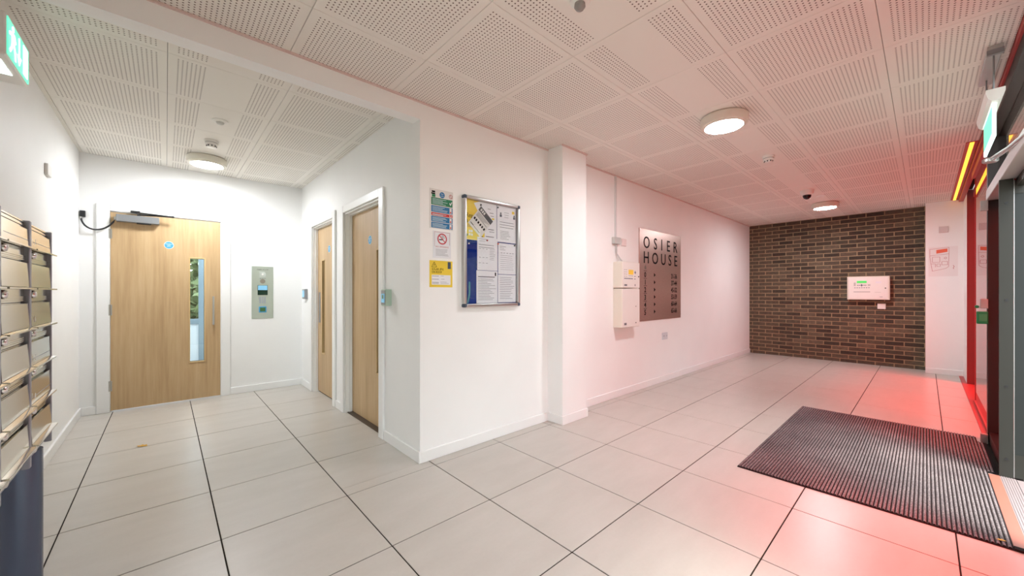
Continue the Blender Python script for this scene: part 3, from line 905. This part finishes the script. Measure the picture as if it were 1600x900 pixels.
b = B(); P.box(b, .066, .164, .355, .411, .009, .010); b.build('screen_image', M_screen, t)
for i in range(3):
    for j in range(4):
        b = B(); P.disc(b, .088 + i * .025, .262 - j * .021, .007, .006, .010, 16); b.build('key', plain('lilac_keys', (170, 175, 205), .3, .4), t)
b = B(); P.box(b, .075, .155, .075, .150, .006, .010, .002); b.build('fob_reader', M_ltblue, t)
b = B(); P.box(b, .087, .143, .088, .138, .010, .011); b.build('fob_symbol', plain('fob_green', (70, 110, 60), .4, var=.3), t)

t = thing('card_reader', 'silver lift card reader box beside the nearer side door', 'card reader', (XLIFT, 2.93, 1.17))
B().box(1.283, XLIFT, 2.888, 2.968, 1.108, 1.240, .003).build('reader_body', plain('pale_green_metal', (176, 196, 180), .3, .5), t)
B().box(1.280, 1.284, 2.893, 2.963, 1.118, 1.232).build('reader_face', M_greymetal, t)
B().box(1.278, 1.2805, 2.900, 2.958, 1.135, 1.205).build('reader_screen', M_screen, t)
B().box(1.277, 1.2785, 2.915, 2.940, 1.165, 1.195).build('reader_symbol', plain('reader_green', (90, 120, 60), .4, var=0), t)
t = thing('card_reader', 'small grey reader box in the corner beside the inner side door', 'card reader', (XLIFT, 5.38, 1.2))
B().box(1.298, XLIFT, 5.32, 5.435, 1.135, 1.262, .003).build('reader_body', M_greymetal, t)
B().box(1.295, 1.299, 5.335, 5.42, 1.16, 1.245).build('reader_screen', M_screen, t)

# ------------------------------------------------------------------ notices on the long wall
P = Plane('-Y', (0, YB, 0))
t = thing('fire_notice', 'fire action notice with green, blue and red bands left of the noticeboard', 'notice', (1.51, YB, 1.83))
b = B(); P.box(b, 1.413, 1.612, 1.685, 1.975, 0, .003); b.build('notice_sheet', M_paper2, t)
b = B(); P.box(b, 1.424, 1.456, 1.935, 1.945, .003, .004); P.box(b, 1.428, 1.456, 1.948, 1.960, .003, .004); b.build('logo_mark', M_black, t)
b = B(); P.box(b, 1.430, 1.458, 1.915, 1.934, .003, .004); b.build('logo_mark', M_green, t)
b = B(); P.disc(b, 1.516, 1.938, .022, .003, .004); b.build('badge', M_blue, t)
P.text('Fire', 'lettering', M_paper, t, .013, 1.516, 1.941, .004, .0004, 'CENTER')
P.text('action', 'lettering', M_paper, t, .011, 1.516, 1.928, .004, .0004, 'CENTER')
b = B(); P.ring(b, 1.592, 1.938, .012, .016, .003, .004, 20); P.poly(b, [(1.582, 1.951), (1.585, 1.953), (1.602, 1.925), (1.599, 1.923)], .003, .004); b.build('no_smoking_symbol', M_pinkink, t)
def band(v0, v1, m, n, tick=False):
    b = B(); P.box(b, 1.424, 1.606, v0, v1, .003, .004); bn = b.build('colour_band', m, t)
    b = B(); P.lines(b, 1.432, 1.565, v1 - .008, n, (v1 - v0 - .010) / n, .0034, .004, .0045); b.build('text_lines', plain('pale_print', (190, 214, 220), .6, var=0), bn)
    b = B()
    if tick:
        P.poly(b, [(1.577, v0 + .028), (1.583, v0 + .032), (1.587, v0 + .022), (1.599, v1 - .012), (1.603, v1 - .016), (1.588, v0 + .010)], .004, .0048)
        b.build('tick', M_paper, bn)
    else:
        P.box(b, 1.580, 1.598, v0 + .003, v1 - .003, .004, .0045); b.build('pictogram', M_paper2, bn)
        b = B(); P.disc(b, 1.589, v0 + .012, .006, .0045, .005, 12); b.build('pictogram', M_red, bn)
band(1.858, 1.912, M_green, 5, True); band(1.806, 1.852, M_blue, 4); band(1.780, 1.801, M_red, 2); band(1.735, 1.776, M_blue, 4); band(1.690, 1.731, M_blue, 4)

t = thing('no_smoking_notice', 'white laminated no smoking notice between the fire notice and yellow card', 'notice', (1.517, YB, 1.57))
b = B(); P.box(b, 1.440, 1.594, 1.470, 1.668, 0, .002); b.build('notice_sheet', plain('laminated_paper', (232, 234, 238), .18, var=.01), t)
b = B()
for q in ((1.451, 1.583, 1.660, 1.6625), (1.451, 1.453, 1.555, 1.660), (1.581, 1.583, 1.570, 1.660)): P.box(b, *q, .002, .0026)
b.build('border_print', M_pinkink, t)
b = B(); P.ring(b, 1.517, 1.612, .032, .041, .002, .003); P.poly(b, [(1.488, 1.636), (1.493, 1.641), (1.546, 1.588), (1.541, 1.583)], .0032, .0038)
b.build('prohibition_ring', plain('prohibition_red', (190, 60, 70), .5, var=0), t)
b = B(); P.box(b, 1.490, 1.520, 1.603, 1.610, .002, .003); b.build('cigarette', M_black, t)
b = B(); P.ring(b, 1.528, 1.622, .006, .009, .002, .003, 14); P.ring(b, 1.520, 1.632, .005, .008, .002, .003, 14); b.build('smoke_print', M_ink, t)
P.text('NO SMOKING', 'lettering', M_pinkink, t, .016, 1.517, 1.548, .002, .0005, 'CENTER', width=.11)
b = B(); P.lines(b, 1.462, 1.575, 1.535, 6, .009, .002, .002, .0025); b.build('text_lines', M_ink, t)

t = thing('solar_notice', 'yellow solar panel notice card below the no smoking notice', 'notice', (1.51, YB, 1.35))
b = B(); P.box(b, 1.411, 1.607, 1.254, 1.450, 0, .002); b.build('notice_sheet', M_yellow, t)
b = B()
for a, c in (((1.428, 1.402), (1.449, 1.438)), ((1.449, 1.438), (1.470, 1.402)), ((1.428, 1.402), (1.470, 1.402)), ((1.446, 1.410), (1.452, 1.425)), ((1.446, 1.416), (1.453, 1.416))):
    dx, dv = c[0] - a[0], c[1] - a[1]; L = math.hypot(dx, dv); nx, nv = -dv / L * .0013, dx / L * .0013
    P.poly(b, [(a[0] - nx, a[1] - nv), (c[0] - nx, c[1] - nv), (c[0] + nx, c[1] + nv), (a[0] + nx, a[1] + nv)], .002, .0027)
b.build('warning_triangle', M_black, t)
P.text('SOLAR (PV)', 'lettering', M_black, t, .024, 1.429, 1.378, .002, .0006, width=.098)
P.text('ON ROOF', 'lettering', M_black, t, .024, 1.429, 1.357, .002, .0006, width=.084)
b = B(); P.box(b, 1.565, 1.592, 1.392, 1.444, .002, .003); b.build('logo_tab', plain('slate_print', (70, 84, 100), .5, var=0), t)
b = B(); P.box(b, 1.428, 1.590, 1.272, 1.344, .002, .003); wp = b.build('form_panel', M_paper, t)
b = B()
for v in (1.337, 1.314, 1.291, 1.283): P.box(b, 1.432, 1.487, v - .003, v, .003, .0036)
for v, u0, u1 in ((1.340, 1.502, 1.530), (1.317, 1.508, 1.536), (1.295, 1.500, 1.555), (1.285, 1.503, 1.573)): P.box(b, u0, u1, v - .004, v - .002, .003, .0036)
b.build('text_lines', M_ink, wp)

# ------------------------------------------------------------------ noticeboard and its papers
BX0, BX1, BZ0, BZ1 = 1.690, 2.285, 1.100, 1.972
t = thing('noticeboard', 'glazed noticeboard with aluminium frame and navy felt back', 'noticeboard', ((BX0 + BX1) / 2, YB, 1.5))
FW, FD = .026, .042
b = B(); P.box(b, BX0 + .01, BX1 - .01, BZ0 + .01, BZ1 - .01, 0, .012); b.build('felt_back', M_navy, t)
for q in ((BX0, BX0 + FW, BZ0 + FW, BZ1 - FW), (BX1 - FW, BX1, BZ0 + FW, BZ1 - FW), (BX0 + FW, BX1 - FW, BZ0, BZ0 + FW), (BX0 + FW, BX1 - FW, BZ1 - FW, BZ1)):
    b = B(); P.box(b, *q, 0, FD, .007, 3); b.build('frame_rail', M_alu, t, smooth=True)
for u, v in ((BX0, BZ0), (BX1 - FW, BZ0), (BX0, BZ1 - FW), (BX1 - FW, BZ1 - FW)):
    b = B(); P.box(b, u - .001, u + FW + .001, v - .001, v + FW + .001, 0, FD + .001, .009, 3); b.build('corner_cap', plain('slate_plastic', (66, 78, 96), .45, var=0), t, smooth=True)
b = B(); P.box(b, BX0 + FW - .004, BX1 - FW + .004, BZ0 + FW - .004, BZ1 - FW + .004, .030, .033); b.build('glazing', M_boardglass, t)
b = B(); P.poly(b, [(1.752, 1.30), (1.767, 1.30), (1.767, 1.20), (1.747, 1.13), (1.735, 1.13), (1.752, 1.21)], .012, .0128); b.build('felt_mark', M_teal, t)
b = B(); P.disc(b, 1.752, 1.60, .006, .012, .018, 12); b.build('drawing_pin', M_white, t)

p1 = thing('yellow_poster', 'yellow repairs poster at the top left inside the noticeboard', 'poster', (1.80, YB - .013, 1.8))
b = B(); P.box(b, 1.718, 1.922, 1.632, 1.945, .0125, .0135); b.build('poster_sheet', M_yellow, p1)
P.text('Report', 'lettering', M_black, p1, .050, 1.724, 1.806, .0135, .0006, width=.125)
P.text('a repair', 'lettering', M_black, p1, .050, 1.724, 1.765, .0135, .0006, width=.14)
b = B(); P.lines(b, 1.726, 1.80, 1.745, 2, .010, .003, .0135, .014); b.build('text_lines', M_ink, p1)
b = B()
for u, v in ((1.752, 1.69), (1.772, 1.69), (1.752, 1.665), (1.774, 1.663)): P.box(b, u, u + .016, v, v + .018, .0135, .014)
b.build('white_print', M_paper, p1)
b = B(); P.disc(b, 1.731, 1.667, .011, .0135, .014, 16); b.build('logo_mark', M_green, p1)
b = B(); P.box(b, 1.868, 1.892, 1.640, 1.668, .0135, .014); b.build('logo_mark', M_black, p1)

def sheet(label, u0, u1, v0, v1, w, mat=M_paper, name='notice_sheet'):
    o = thing(name, label, 'paper', ((u0 + u1) / 2, YB - w, (v0 + v1) / 2), group='papers in the noticeboard')
    b = B(); P.box(b, u0, u1, v0, v1, w, w + .0008); b.build('sheet', mat, o)
    return o
s1 = thing('notice_sheet', 'white letter sheet behind the tilted leaflet at the top of the noticeboard', 'paper', (1.95, YB - .0142, 1.79), group='papers in the noticeboard')
b = B(); P.poly(b, [(1.908, 1.640), (2.035, 1.640), (2.035, 1.945), (1.86, 1.945), (1.80, 1.925), (1.85, 1.85), (1.908, 1.80)], .0142, .0150); b.build('sheet', M_paper, s1)
b = B()
for v, u0, u1, h in ((1.90, 1.94, 1.97, .004), (1.870, 1.96, 2.0, .005), (1.845, 1.97, 2.005, .004), (1.735, 1.945, 2.005, .006), (1.715, 1.955, 2.01, .004), (1.675, 1.92, 2.005, .006), (1.66, 1.92, 1.975, .004)): P.box(b, u0, u1, v - h, v, .0150, .0155)
b.build('text_lines', M_ink, s1)
b = B(); P.box(b, 1.985, 2.01, 1.815, 1.828, .0150, .0155); b.build('highlight', M_yellow, s1)
s2 = sheet('white information sheet at the top right of the noticeboard', 2.040, 2.256, 1.640, 1.945, .0146)
b = B(); P.box(b, 2.070, 2.092, 1.852, 1.873, .0154, .016); P.disc(b, 2.081, 1.882, .008, .0154, .016, 14); P.box(b, 2.222, 2.245, 1.848, 1.868, .0154, .016); P.disc(b, 2.234, 1.876, .008, .0154, .016, 14); b.build('emblem', plain('slate_ink', (70, 76, 88), .6, var=0), s2)
b = B(); P.box(b, 2.208, 2.236, 1.892, 1.915, .0154, .016); b.build('highlight', M_yellow, s2)
b = B(); P.lines(b, 2.12, 2.195, 1.895, 3, .02, .003, .0154, .0159); P.lines(b, 2.07, 2.235, 1.812, 3, .022, .004, .0154, .0159, .1); P.lines(b, 2.075, 2.20, 1.735, 6, .013, .003, .0154, .0159, .5); b.build('text_lines', M_ink, s2)
s3 = sheet('long white table sheet in the lower middle of the noticeboard', 1.833, 2.045, 1.395, 1.662, .0150)
b = B(); P.lines(b, 1.848, 1.93, 1.648, 2, .016, .003, .0158, .0163); P.lines(b, 1.850, 2.02, 1.603, 2, .02, .004, .0158, .0163, .1)
for v in (1.57, 1.50, 1.455):
    for u in (1.85, 1.885, 1.92): P.box(b, u, u + .02, v - .003, v, .0158, .0163)
P.lines(b, 1.96, 2.03, 1.57, 7, .014, .0025, .0158, .0163, .4)
b.build('text_lines', M_ink, s3)
s4 = sheet('white cleaning services sheet at the bottom middle of the noticeboard', 1.825, 2.045, 1.128, 1.392, .0154)
b = B(); P.box(b, 2.015, 2.028, 1.352, 1.380, .0162, .0168); b.build('logo_mark', M_black, s4)
b = B(); P.box(b, 1.840, 2.015, 1.338, 1.346, .0162, .0167); P.lines(b, 1.840, 2.03, 1.325, 14, .0128, .003, .0162, .0167, .5); b.build('text_lines', M_ink, s4)
s5 = sheet('white form sheet at the lower right of the noticeboard', 2.052, 2.256, 1.370, 1.632, .0150)
b = B(); P.lines(b, 2.07, 2.14, 1.605, 3, .014, .003, .0158, .0163)
for u in (2.08, 2.11, 2.145, 2.18, 2.21): P.box(b, u, u + .018, 1.548, 1.552, .0158, .0163)
P.lines(b, 2.075, 2.235, 1.53, 8, .017, .002, .0158, .0163, .2)
b.build('text_lines', M_ink, s5)
s6 = sheet('white sheet at the bottom right corner of the noticeboard', 2.050, 2.256, 1.132, 1.366, .0154)
b = B(); P.lines(b, 2.07, 2.235, 1.345, 13, .015, .003, .0162, .0167, .5); b.build('text_lines', M_ink, s6)
# tilted leaflet
lv = thing('leaflet', 'tilted grey-headed leaflet pinned over the yellow poster', 'leaflet', (1.87, YB - .018, 1.78))
def rot(pts, c=(1.868, 1.782), a=-.72):
    return [(c[0] + u * math.cos(a) - v * math.sin(a), c[1] + u * math.sin(a) + v * math.cos(a)) for u, v in pts]
def lrect(b, u0, u1, v0, v1, w0, w1): P.poly(b, rot([(u0, v0), (u1, v0), (u1, v1), (u0, v1)]), w0, w1)
b = B(); lrect(b, -.082, .082, -.098, .098, .0165, .0172); b.build('sheet', M_paper2, lv)
b = B(); lrect(b, -.082, .082, .056, .098, .0172, .0176); b.build('title_band', plain('dark_grey_print', (86, 86, 88), .6, var=0), lv)
b = B()
for u in (-.066, -.046, -.026): lrect(b, u, u + .013, .066, .088, .0176, .018)
b.build('title_print', M_paper2, lv)
b = B()
for i in range(4): lrect(b, -.07, .068 - .02 * (i % 3), .042 - i * .011, .045 - i * .011, .0172, .0176)
for i, u in enumerate((-.07, -.048, -.022, .004, .028, .054)): lrect(b, u, u + .015, -.032, -.012, .0172, .0176)
lrect(b, -.07, -.03, -.078, -.072, .0172, .0176); lrect(b, -.025, .05, -.078, -.075, .0172, .0176)
b.build('text_lines', M_black, lv)
b = B(); P.disc(b, 1.866, 1.918, .007, .0172, .025, 14); b.build('drawing_pin', M_bplastic, lv)
for label, u, v, m in (('small dark pin at the top of the white information sheet', 2.046, 1.925, M_bplastic), ('red pin on the long white table sheet', 1.932, 1.640, M_red), ('orange pin between the two middle sheets', 2.048, 1.622, M_orange), ('dark pin on the right edge of the form sheet', 2.235, 1.622, M_bplastic)):
    b = B(); P.disc(b, u, v, .006, .0162, .024, 14)
    tag(b.build('drawing_pin', m), label, 'pin', 'pins in the noticeboard')

# ------------------------------------------------------------------ fire panel, conduit, plates
t = thing('cable_conduit', 'white surface conduit with grey junction box running down from the ceiling', 'conduit', (3.84, YB, 1.8))
b = B(); P.box(b, 3.828, 3.852, 1.85, ZC - .012, 0, .018, .002); b.build('trunking', plain('conduit_grey_white', (214, 216, 214), .4, var=0), t)
b = B(); P.box(b, 3.770, 3.900, 1.776, 1.852, 0, .045, .003); b.build('junction_box', plain('junction_grey', (186, 188, 184), .4, var=0), t)
b = B()
b.tube([(3.832, YB - .02, 1.777), (3.835, YB - .02, 1.68), (3.86, YB - .04, 1.62), (3.89, YB - .06, 1.568)], .005, 8)
b.tube([(3.845, YB - .02, 1.777), (3.85, YB - .02, 1.67), (3.89, YB - .04, 1.61), (3.92, YB - .06, 1.568)], .005, 8)
b.build('cable', plain('cable_grey', (190, 190, 188), .5, var=0), t, smooth=True)
tag(P.box(B(), 3.973, 4.072, 1.771, 1.855, 0, .012, .002).build('wall_plate', plain('pinkish_white_plastic', (232, 214, 210), .4, var=0)), 'small pinkish blank plate beside the grey junction box', 'wall plate')

t = thing('fire_alarm_panel', 'white fire alarm control box with amber display on the long wall', 'control box', (3.99, YB, 1.42))
b = B(); P.box(b, 3.800, 4.185, 1.270, 1.570, 0, .118, .004); b.build('panel_body', M_cream, t)
b = B(); P.box(b, 3.806, 4.180, 1.275, 1.565, .118, .121); b.build('panel_door', M_white, t)
b = B(); P.box(b, 3.935, 4.035, 1.425, 1.480, .121, .124); b.build('display', M_lcd_y, t)
b = B()
for k in range(8): P.box(b, 3.842 + k * .024, 3.854 + k * .024, 1.372, 1.384, .121, .124)
for u, v, w, h in ((4.060, 1.448, .036, .008), (4.074, 1.434, .008, .036), (4.062, 1.402, .02, .008), (4.062, 1.372, .02, .008)): P.box(b, u, u + w, v, v + h, .121, .124)
b.build('button', plain('button_slate', (92, 100, 116), .5, var=0), t)
b = B()
for v in (1.48, 1.455, 1.43, 1.405): P.box(b, 3.842, 3.862, v - .005, v, .121, .122); P.box(b, 3.88, 3.90, v - .005, v, .121, .122)
P.box(b, 3.93, 4.035, 1.408, 1.412, .121, .122); P.box(b, 3.842, 3.90, 1.292, 1.312, .121, .122); P.box(b, 4.07, 4.085, 1.292, 1.315, .121, .122)
b.build('print', M_ink, t)
b = B(); P.disc(b, 4.155, 1.405, .008, .121, .126, 14); b.build('lock', M_bplastic, t)
t = thing('battery_box', 'plain white battery box under the fire alarm control box', 'control box', (3.99, YB, 1.04))
b = B(); P.box(b, 3.800, 4.185, .815, 1.262, 0, .118, .004); b.build('box_body', M_cream, t)
b = B(); P.box(b, 3.806, 4.180, .820, 1.257, .118, .121); b.build('box_door', M_white, t)
b = B(); P.disc(b, 4.095, 1.055, .005, .121, .125, 12); P.disc(b, 4.095, .862, .006, .121, .125, 12); b.build('screw', M_bplastic, t)
b = B(); P.box(b, 3.84, 3.89, .845, .87, .121, .122); b.build('print', M_ink, t)

t = thing('wall_socket', 'pale grey double socket plate low on the wall under the name sign', 'socket', (5.08, YB, .62))
b = B(); P.box(b, 4.998, 5.150, .572, .668, 0, .010, .003); b.build('socket_plate', plain('socket_grey', (206, 210, 214), .4, var=0), t)
b = B()
for u in (5.030, 5.105): P.box(b, u, u + .006, .612, .632, .010, .0105); P.box(b, u + .018, u + .024, .612, .632, .010, .0105)
b.build('socket_slot', M_ink, t)

# ------------------------------------------------------------------ OSIER HOUSE sign
t = thing('name_sign', 'large square brushed steel sign with reddish reflections tinted in, reading OSIER HOUSE with flat numbers', 'sign', (4.97, YB, 1.44))
P.box(B(), 4.378, 5.560, .853, 2.032, 0, .012, .001).build('sign_plate', M_sign, t)
SW = .012
def letters(row, vb, h):
    for ch, u in row:
        P.text(ch, 'letter', M_black, t, h / .70, u, vb, SW, .0012, 'CENTER', offset=.0012)
letters((('O', 4.557), ('S', 4.792), ('I', 4.969), ('E', 5.165), ('R', 5.378)), 1.790, .150)
letters((('H', 4.548), ('O', 4.783), ('U', 5.016), ('S', 5.211), ('E', 5.392)), 1.596, .150)
rows = ['31-36', '37-44', '45-52', '53-59', '60-64', '65-66']
for k, s_ in enumerate(rows):
    zc = 1.448 - k * .0966
    P.text(str(k), 'floor_number', M_black, t, .092, 4.520, zc - .032, SW, .001, 'CENTER', offset=.002)
    b = B(); P.box(b, 4.482, 4.560, zc + .045, zc + .050, SW, SW + .001); b.build('number_bar', M_black, t)
    b = B(); P.poly(b, [(4.752, zc - .025), (4.752, zc + .027), (4.793, zc + .001)], SW, SW + .001); b.build('arrow', M_black, t)
    P.text(s_, 'flat_numbers', M_black, t, .092, 5.432, zc - .032, SW, .001, 'RIGHT', squash=.86, offset=.0022)
b = B(); P.poly(b, [(4.505, 1.515), (4.545, 1.515), (4.545, 1.545), (4.525, 1.57), (4.505, 1.545)], SW, SW + .0008); b.build('faded_mark', plain('faded_mark', (140, 132, 122), .5, .5, var=0), t)
for u, v in ((4.40, 2.01), (5.538, 2.01), (4.40, .875), (5.538, .875)):
    b = B(); P.disc(b, u, v, .007, SW, SW + .003, 12); b.build('screw', M_steel, t)

# ------------------------------------------------------------------ control box and plate on the brick wall, plan on the narrow wall
P3 = Plane('-X', (XB - .002, 0, 0))
t = thing('alarm_control_box', 'white wall box with green display mounted on the brick wall', 'control box', (XB, .65, 1.3))
b = B(); P3.box(b, -.915, -.392, 1.098, 1.492, 0, .095, .006); b.build('box_body', M_cream, t)
b = B(); P3.box(b, -.893, -.413, 1.113, 1.477, .095, .099, .002); b.build('box_door', M_white, t)
b = B(); P3.box(b, -.790, -.668, 1.380, 1.417, .099, .102); b.build('display', M_lcd_g, t)
b = B()
for k in range(7): P3.box(b, -.822 + k * .029, -.806 + k * .029, 1.295, 1.305, .099, .102)
for k in range(6): P3.box(b, -.785 + k * .02, -.773 + k * .02, 1.335, 1.350, .099, .102)
P3.box(b, -.735, -.725, 1.322, 1.362, .099, .102)
b.build('button', plain('button_slate', (92, 100, 116), .5, var=0), t)
b = B(); P3.box(b, -.832, -.625, 1.222, 1.240, .099, .100); P3.box(b, -.83, -.805, 1.33, 1.39, .099, .100); P3.box(b, -.655, -.622, 1.33, 1.36, .099, .100); P3.box(b, -.57, -.495, 1.222, 1.227, .099, .100); P3.box(b, -.51, -.475, 1.14, 1.155, .099, .100)
b.build('print', plain('pale_grey_ink', (196, 194, 190), .6, var=0), t)
b = B(); P3.box(b, -.560, -.490, 1.373, 1.403, .099, .101); b.build('label_plate', M_paper, t)
b = B(); P3.disc(b, -.442, 1.292, .009, .099, .105, 14); b.build('lock', M_bplastic, t)
tag(P3.box(B(), -.542, -.444, .945, 1.035, 0, .02, .002).build('wall_plate', M_white), 'white blank plate on the brick wall under the control box', 'wall plate')

P4 = Plane('-X', (XNIB, 0, 0))
t = thing('evacuation_plan', 'pale floor plan with one red room on the narrow white wall', 'plan', (XNIB, -.15, 1.65))
b = B(); P4.box(b, .030, .320, 1.46, 1.90, 0, .003); b.build('plan_sheet', plain('clear_backed_sheet', (238, 232, 230), .3, var=.01), t)
b = B()
def ol(pts, wd=.004):
    for a, c in zip(pts, pts[1:]):
        dx, dv = c[0] - a[0], c[1] - a[1]; L = math.hypot(dx, dv) or 1; nx, nv = -dv / L * wd / 2, dx / L * wd / 2
        P4.poly(b, [(a[0] - nx, a[1] - nv), (c[0] - nx, c[1] - nv), (c[0] + nx, c[1] + nv), (a[0] + nx, a[1] + nv)], .003, .004)
ol([(.045, 1.87), (.235, 1.885), (.235, 1.80), (.23, 1.60), (.20, 1.575), (.07, 1.54), (.06, 1.62), (.045, 1.75), (.045, 1.87)])
ol([(.07, 1.75), (.145, 1.75), (.145, 1.67), (.07, 1.67), (.07, 1.75)]); ol([(.06, 1.65), (.10, 1.65), (.10, 1.60)]); ol([(.115, 1.645), (.15, 1.645), (.15, 1.61), (.115, 1.61), (.115, 1.645)])
ol([(.165, 1.68), (.22, 1.68), (.22, 1.63), (.165, 1.63), (.165, 1.68)]); ol([(.045, 1.77), (.12, 1.78), (.235, 1.79)]); ol([(.185, 1.73), (.20, 1.745), (.215, 1.73), (.20, 1.715), (.185, 1.73)])
ol([(.275, 1.62), (.285, 1.60), (.275, 1.58), (.28, 1.565)], .006)
b.build('plan_lines', M_pinkink, t)
b = B(); P4.poly(b, [(.11, 1.855), (.22, 1.87), (.22, 1.82), (.11, 1.80)], .003, .0038); b.build('marked_room', M_orange, t)
tag(P4.box(B(), .135, .229, 2.105, 2.20, 0, .010, .002).build('wall_plate', plain('greyish_white_plastic', (216, 206, 204), .4, var=0)), 'small pale plate above the floor plan', 'wall plate')

# ------------------------------------------------------------------ ribbed entrance mat and stray leaves
MX0, MX1, MY0, MY1 = 2.935, 5.0, -.283, .885
mt = thing('entrance_mat', 'large grey ribbed entrance mat in front of the open door', 'mat', (3.97, .3, 0))
B().box(MX0, MX1, MY0, MY1, .001, .006).box(4.078, 4.85, -.328, MY0, .001, .006).box(MX0, 2.968, -.335, MY0, .001, .012).build('mat_backing', M_matbase, mt)
vs, fs = [], []
rp = .0171
y = MY1 - .004
nseg = 1
while y - .012 > -.325:
    if y - .012 < MY0: x0, x1 = 4.08, 4.845
    else: x0, x1 = MX0 + .006, MX1 - .006
    pr = [(y, .006), (y - .0015, .0105), (y - .0045, .0125), (y - .0075, .0125), (y - .0105, .0105), (y - .012, .006)]
    i = len(vs)
    for yy, zz in pr: vs.append((x0, yy, zz)); vs.append((x1, yy, zz))
    for k in range(5): fs.append((i + 2 * k, i + 2 * k + 1, i + 2 * k + 3, i + 2 * k + 2))
    y -= rp
off = world_loc(mt)
me = bpy.data.meshes.new('rib_pile'); me.from_pydata([(a - off.x, b_ - off.y, c - off.z) for a, b_, c in vs], [], fs); me.update()
tag(link('rib_pile', me, M_mat, mt), kind='stuff')

def dry_leaf(label, x, y, z, s, a):
    pts = [(0, -1), (.25, -.6), (.55, -.35), (.3, -.05), (.5, .35), (.2, .45), (0, 1), (-.22, .45), (-.55, .3), (-.3, -.05), (-.5, -.4), (-.2, -.6)]
    ca, sa = math.cos(a), math.sin(a)
    b = B().prism([(x + s * (u * ca - v * sa), y + s * (u * sa + v * ca), z + .001 + s * .15 * abs(u)) for u, v in pts], (0, 0, .0008))
    tag(b.build('fallen_leaf', M_leafdry), label, 'leaf', 'fallen leaves')
dry_leaf('single yellow leaf lying on the tiles in the lift lobby', -.139, 4.183, .0005, .045, .8)
dry_leaf('dry leaf at the near corner of the ribbed mat', 2.987, -.247, .012, .018, .3)
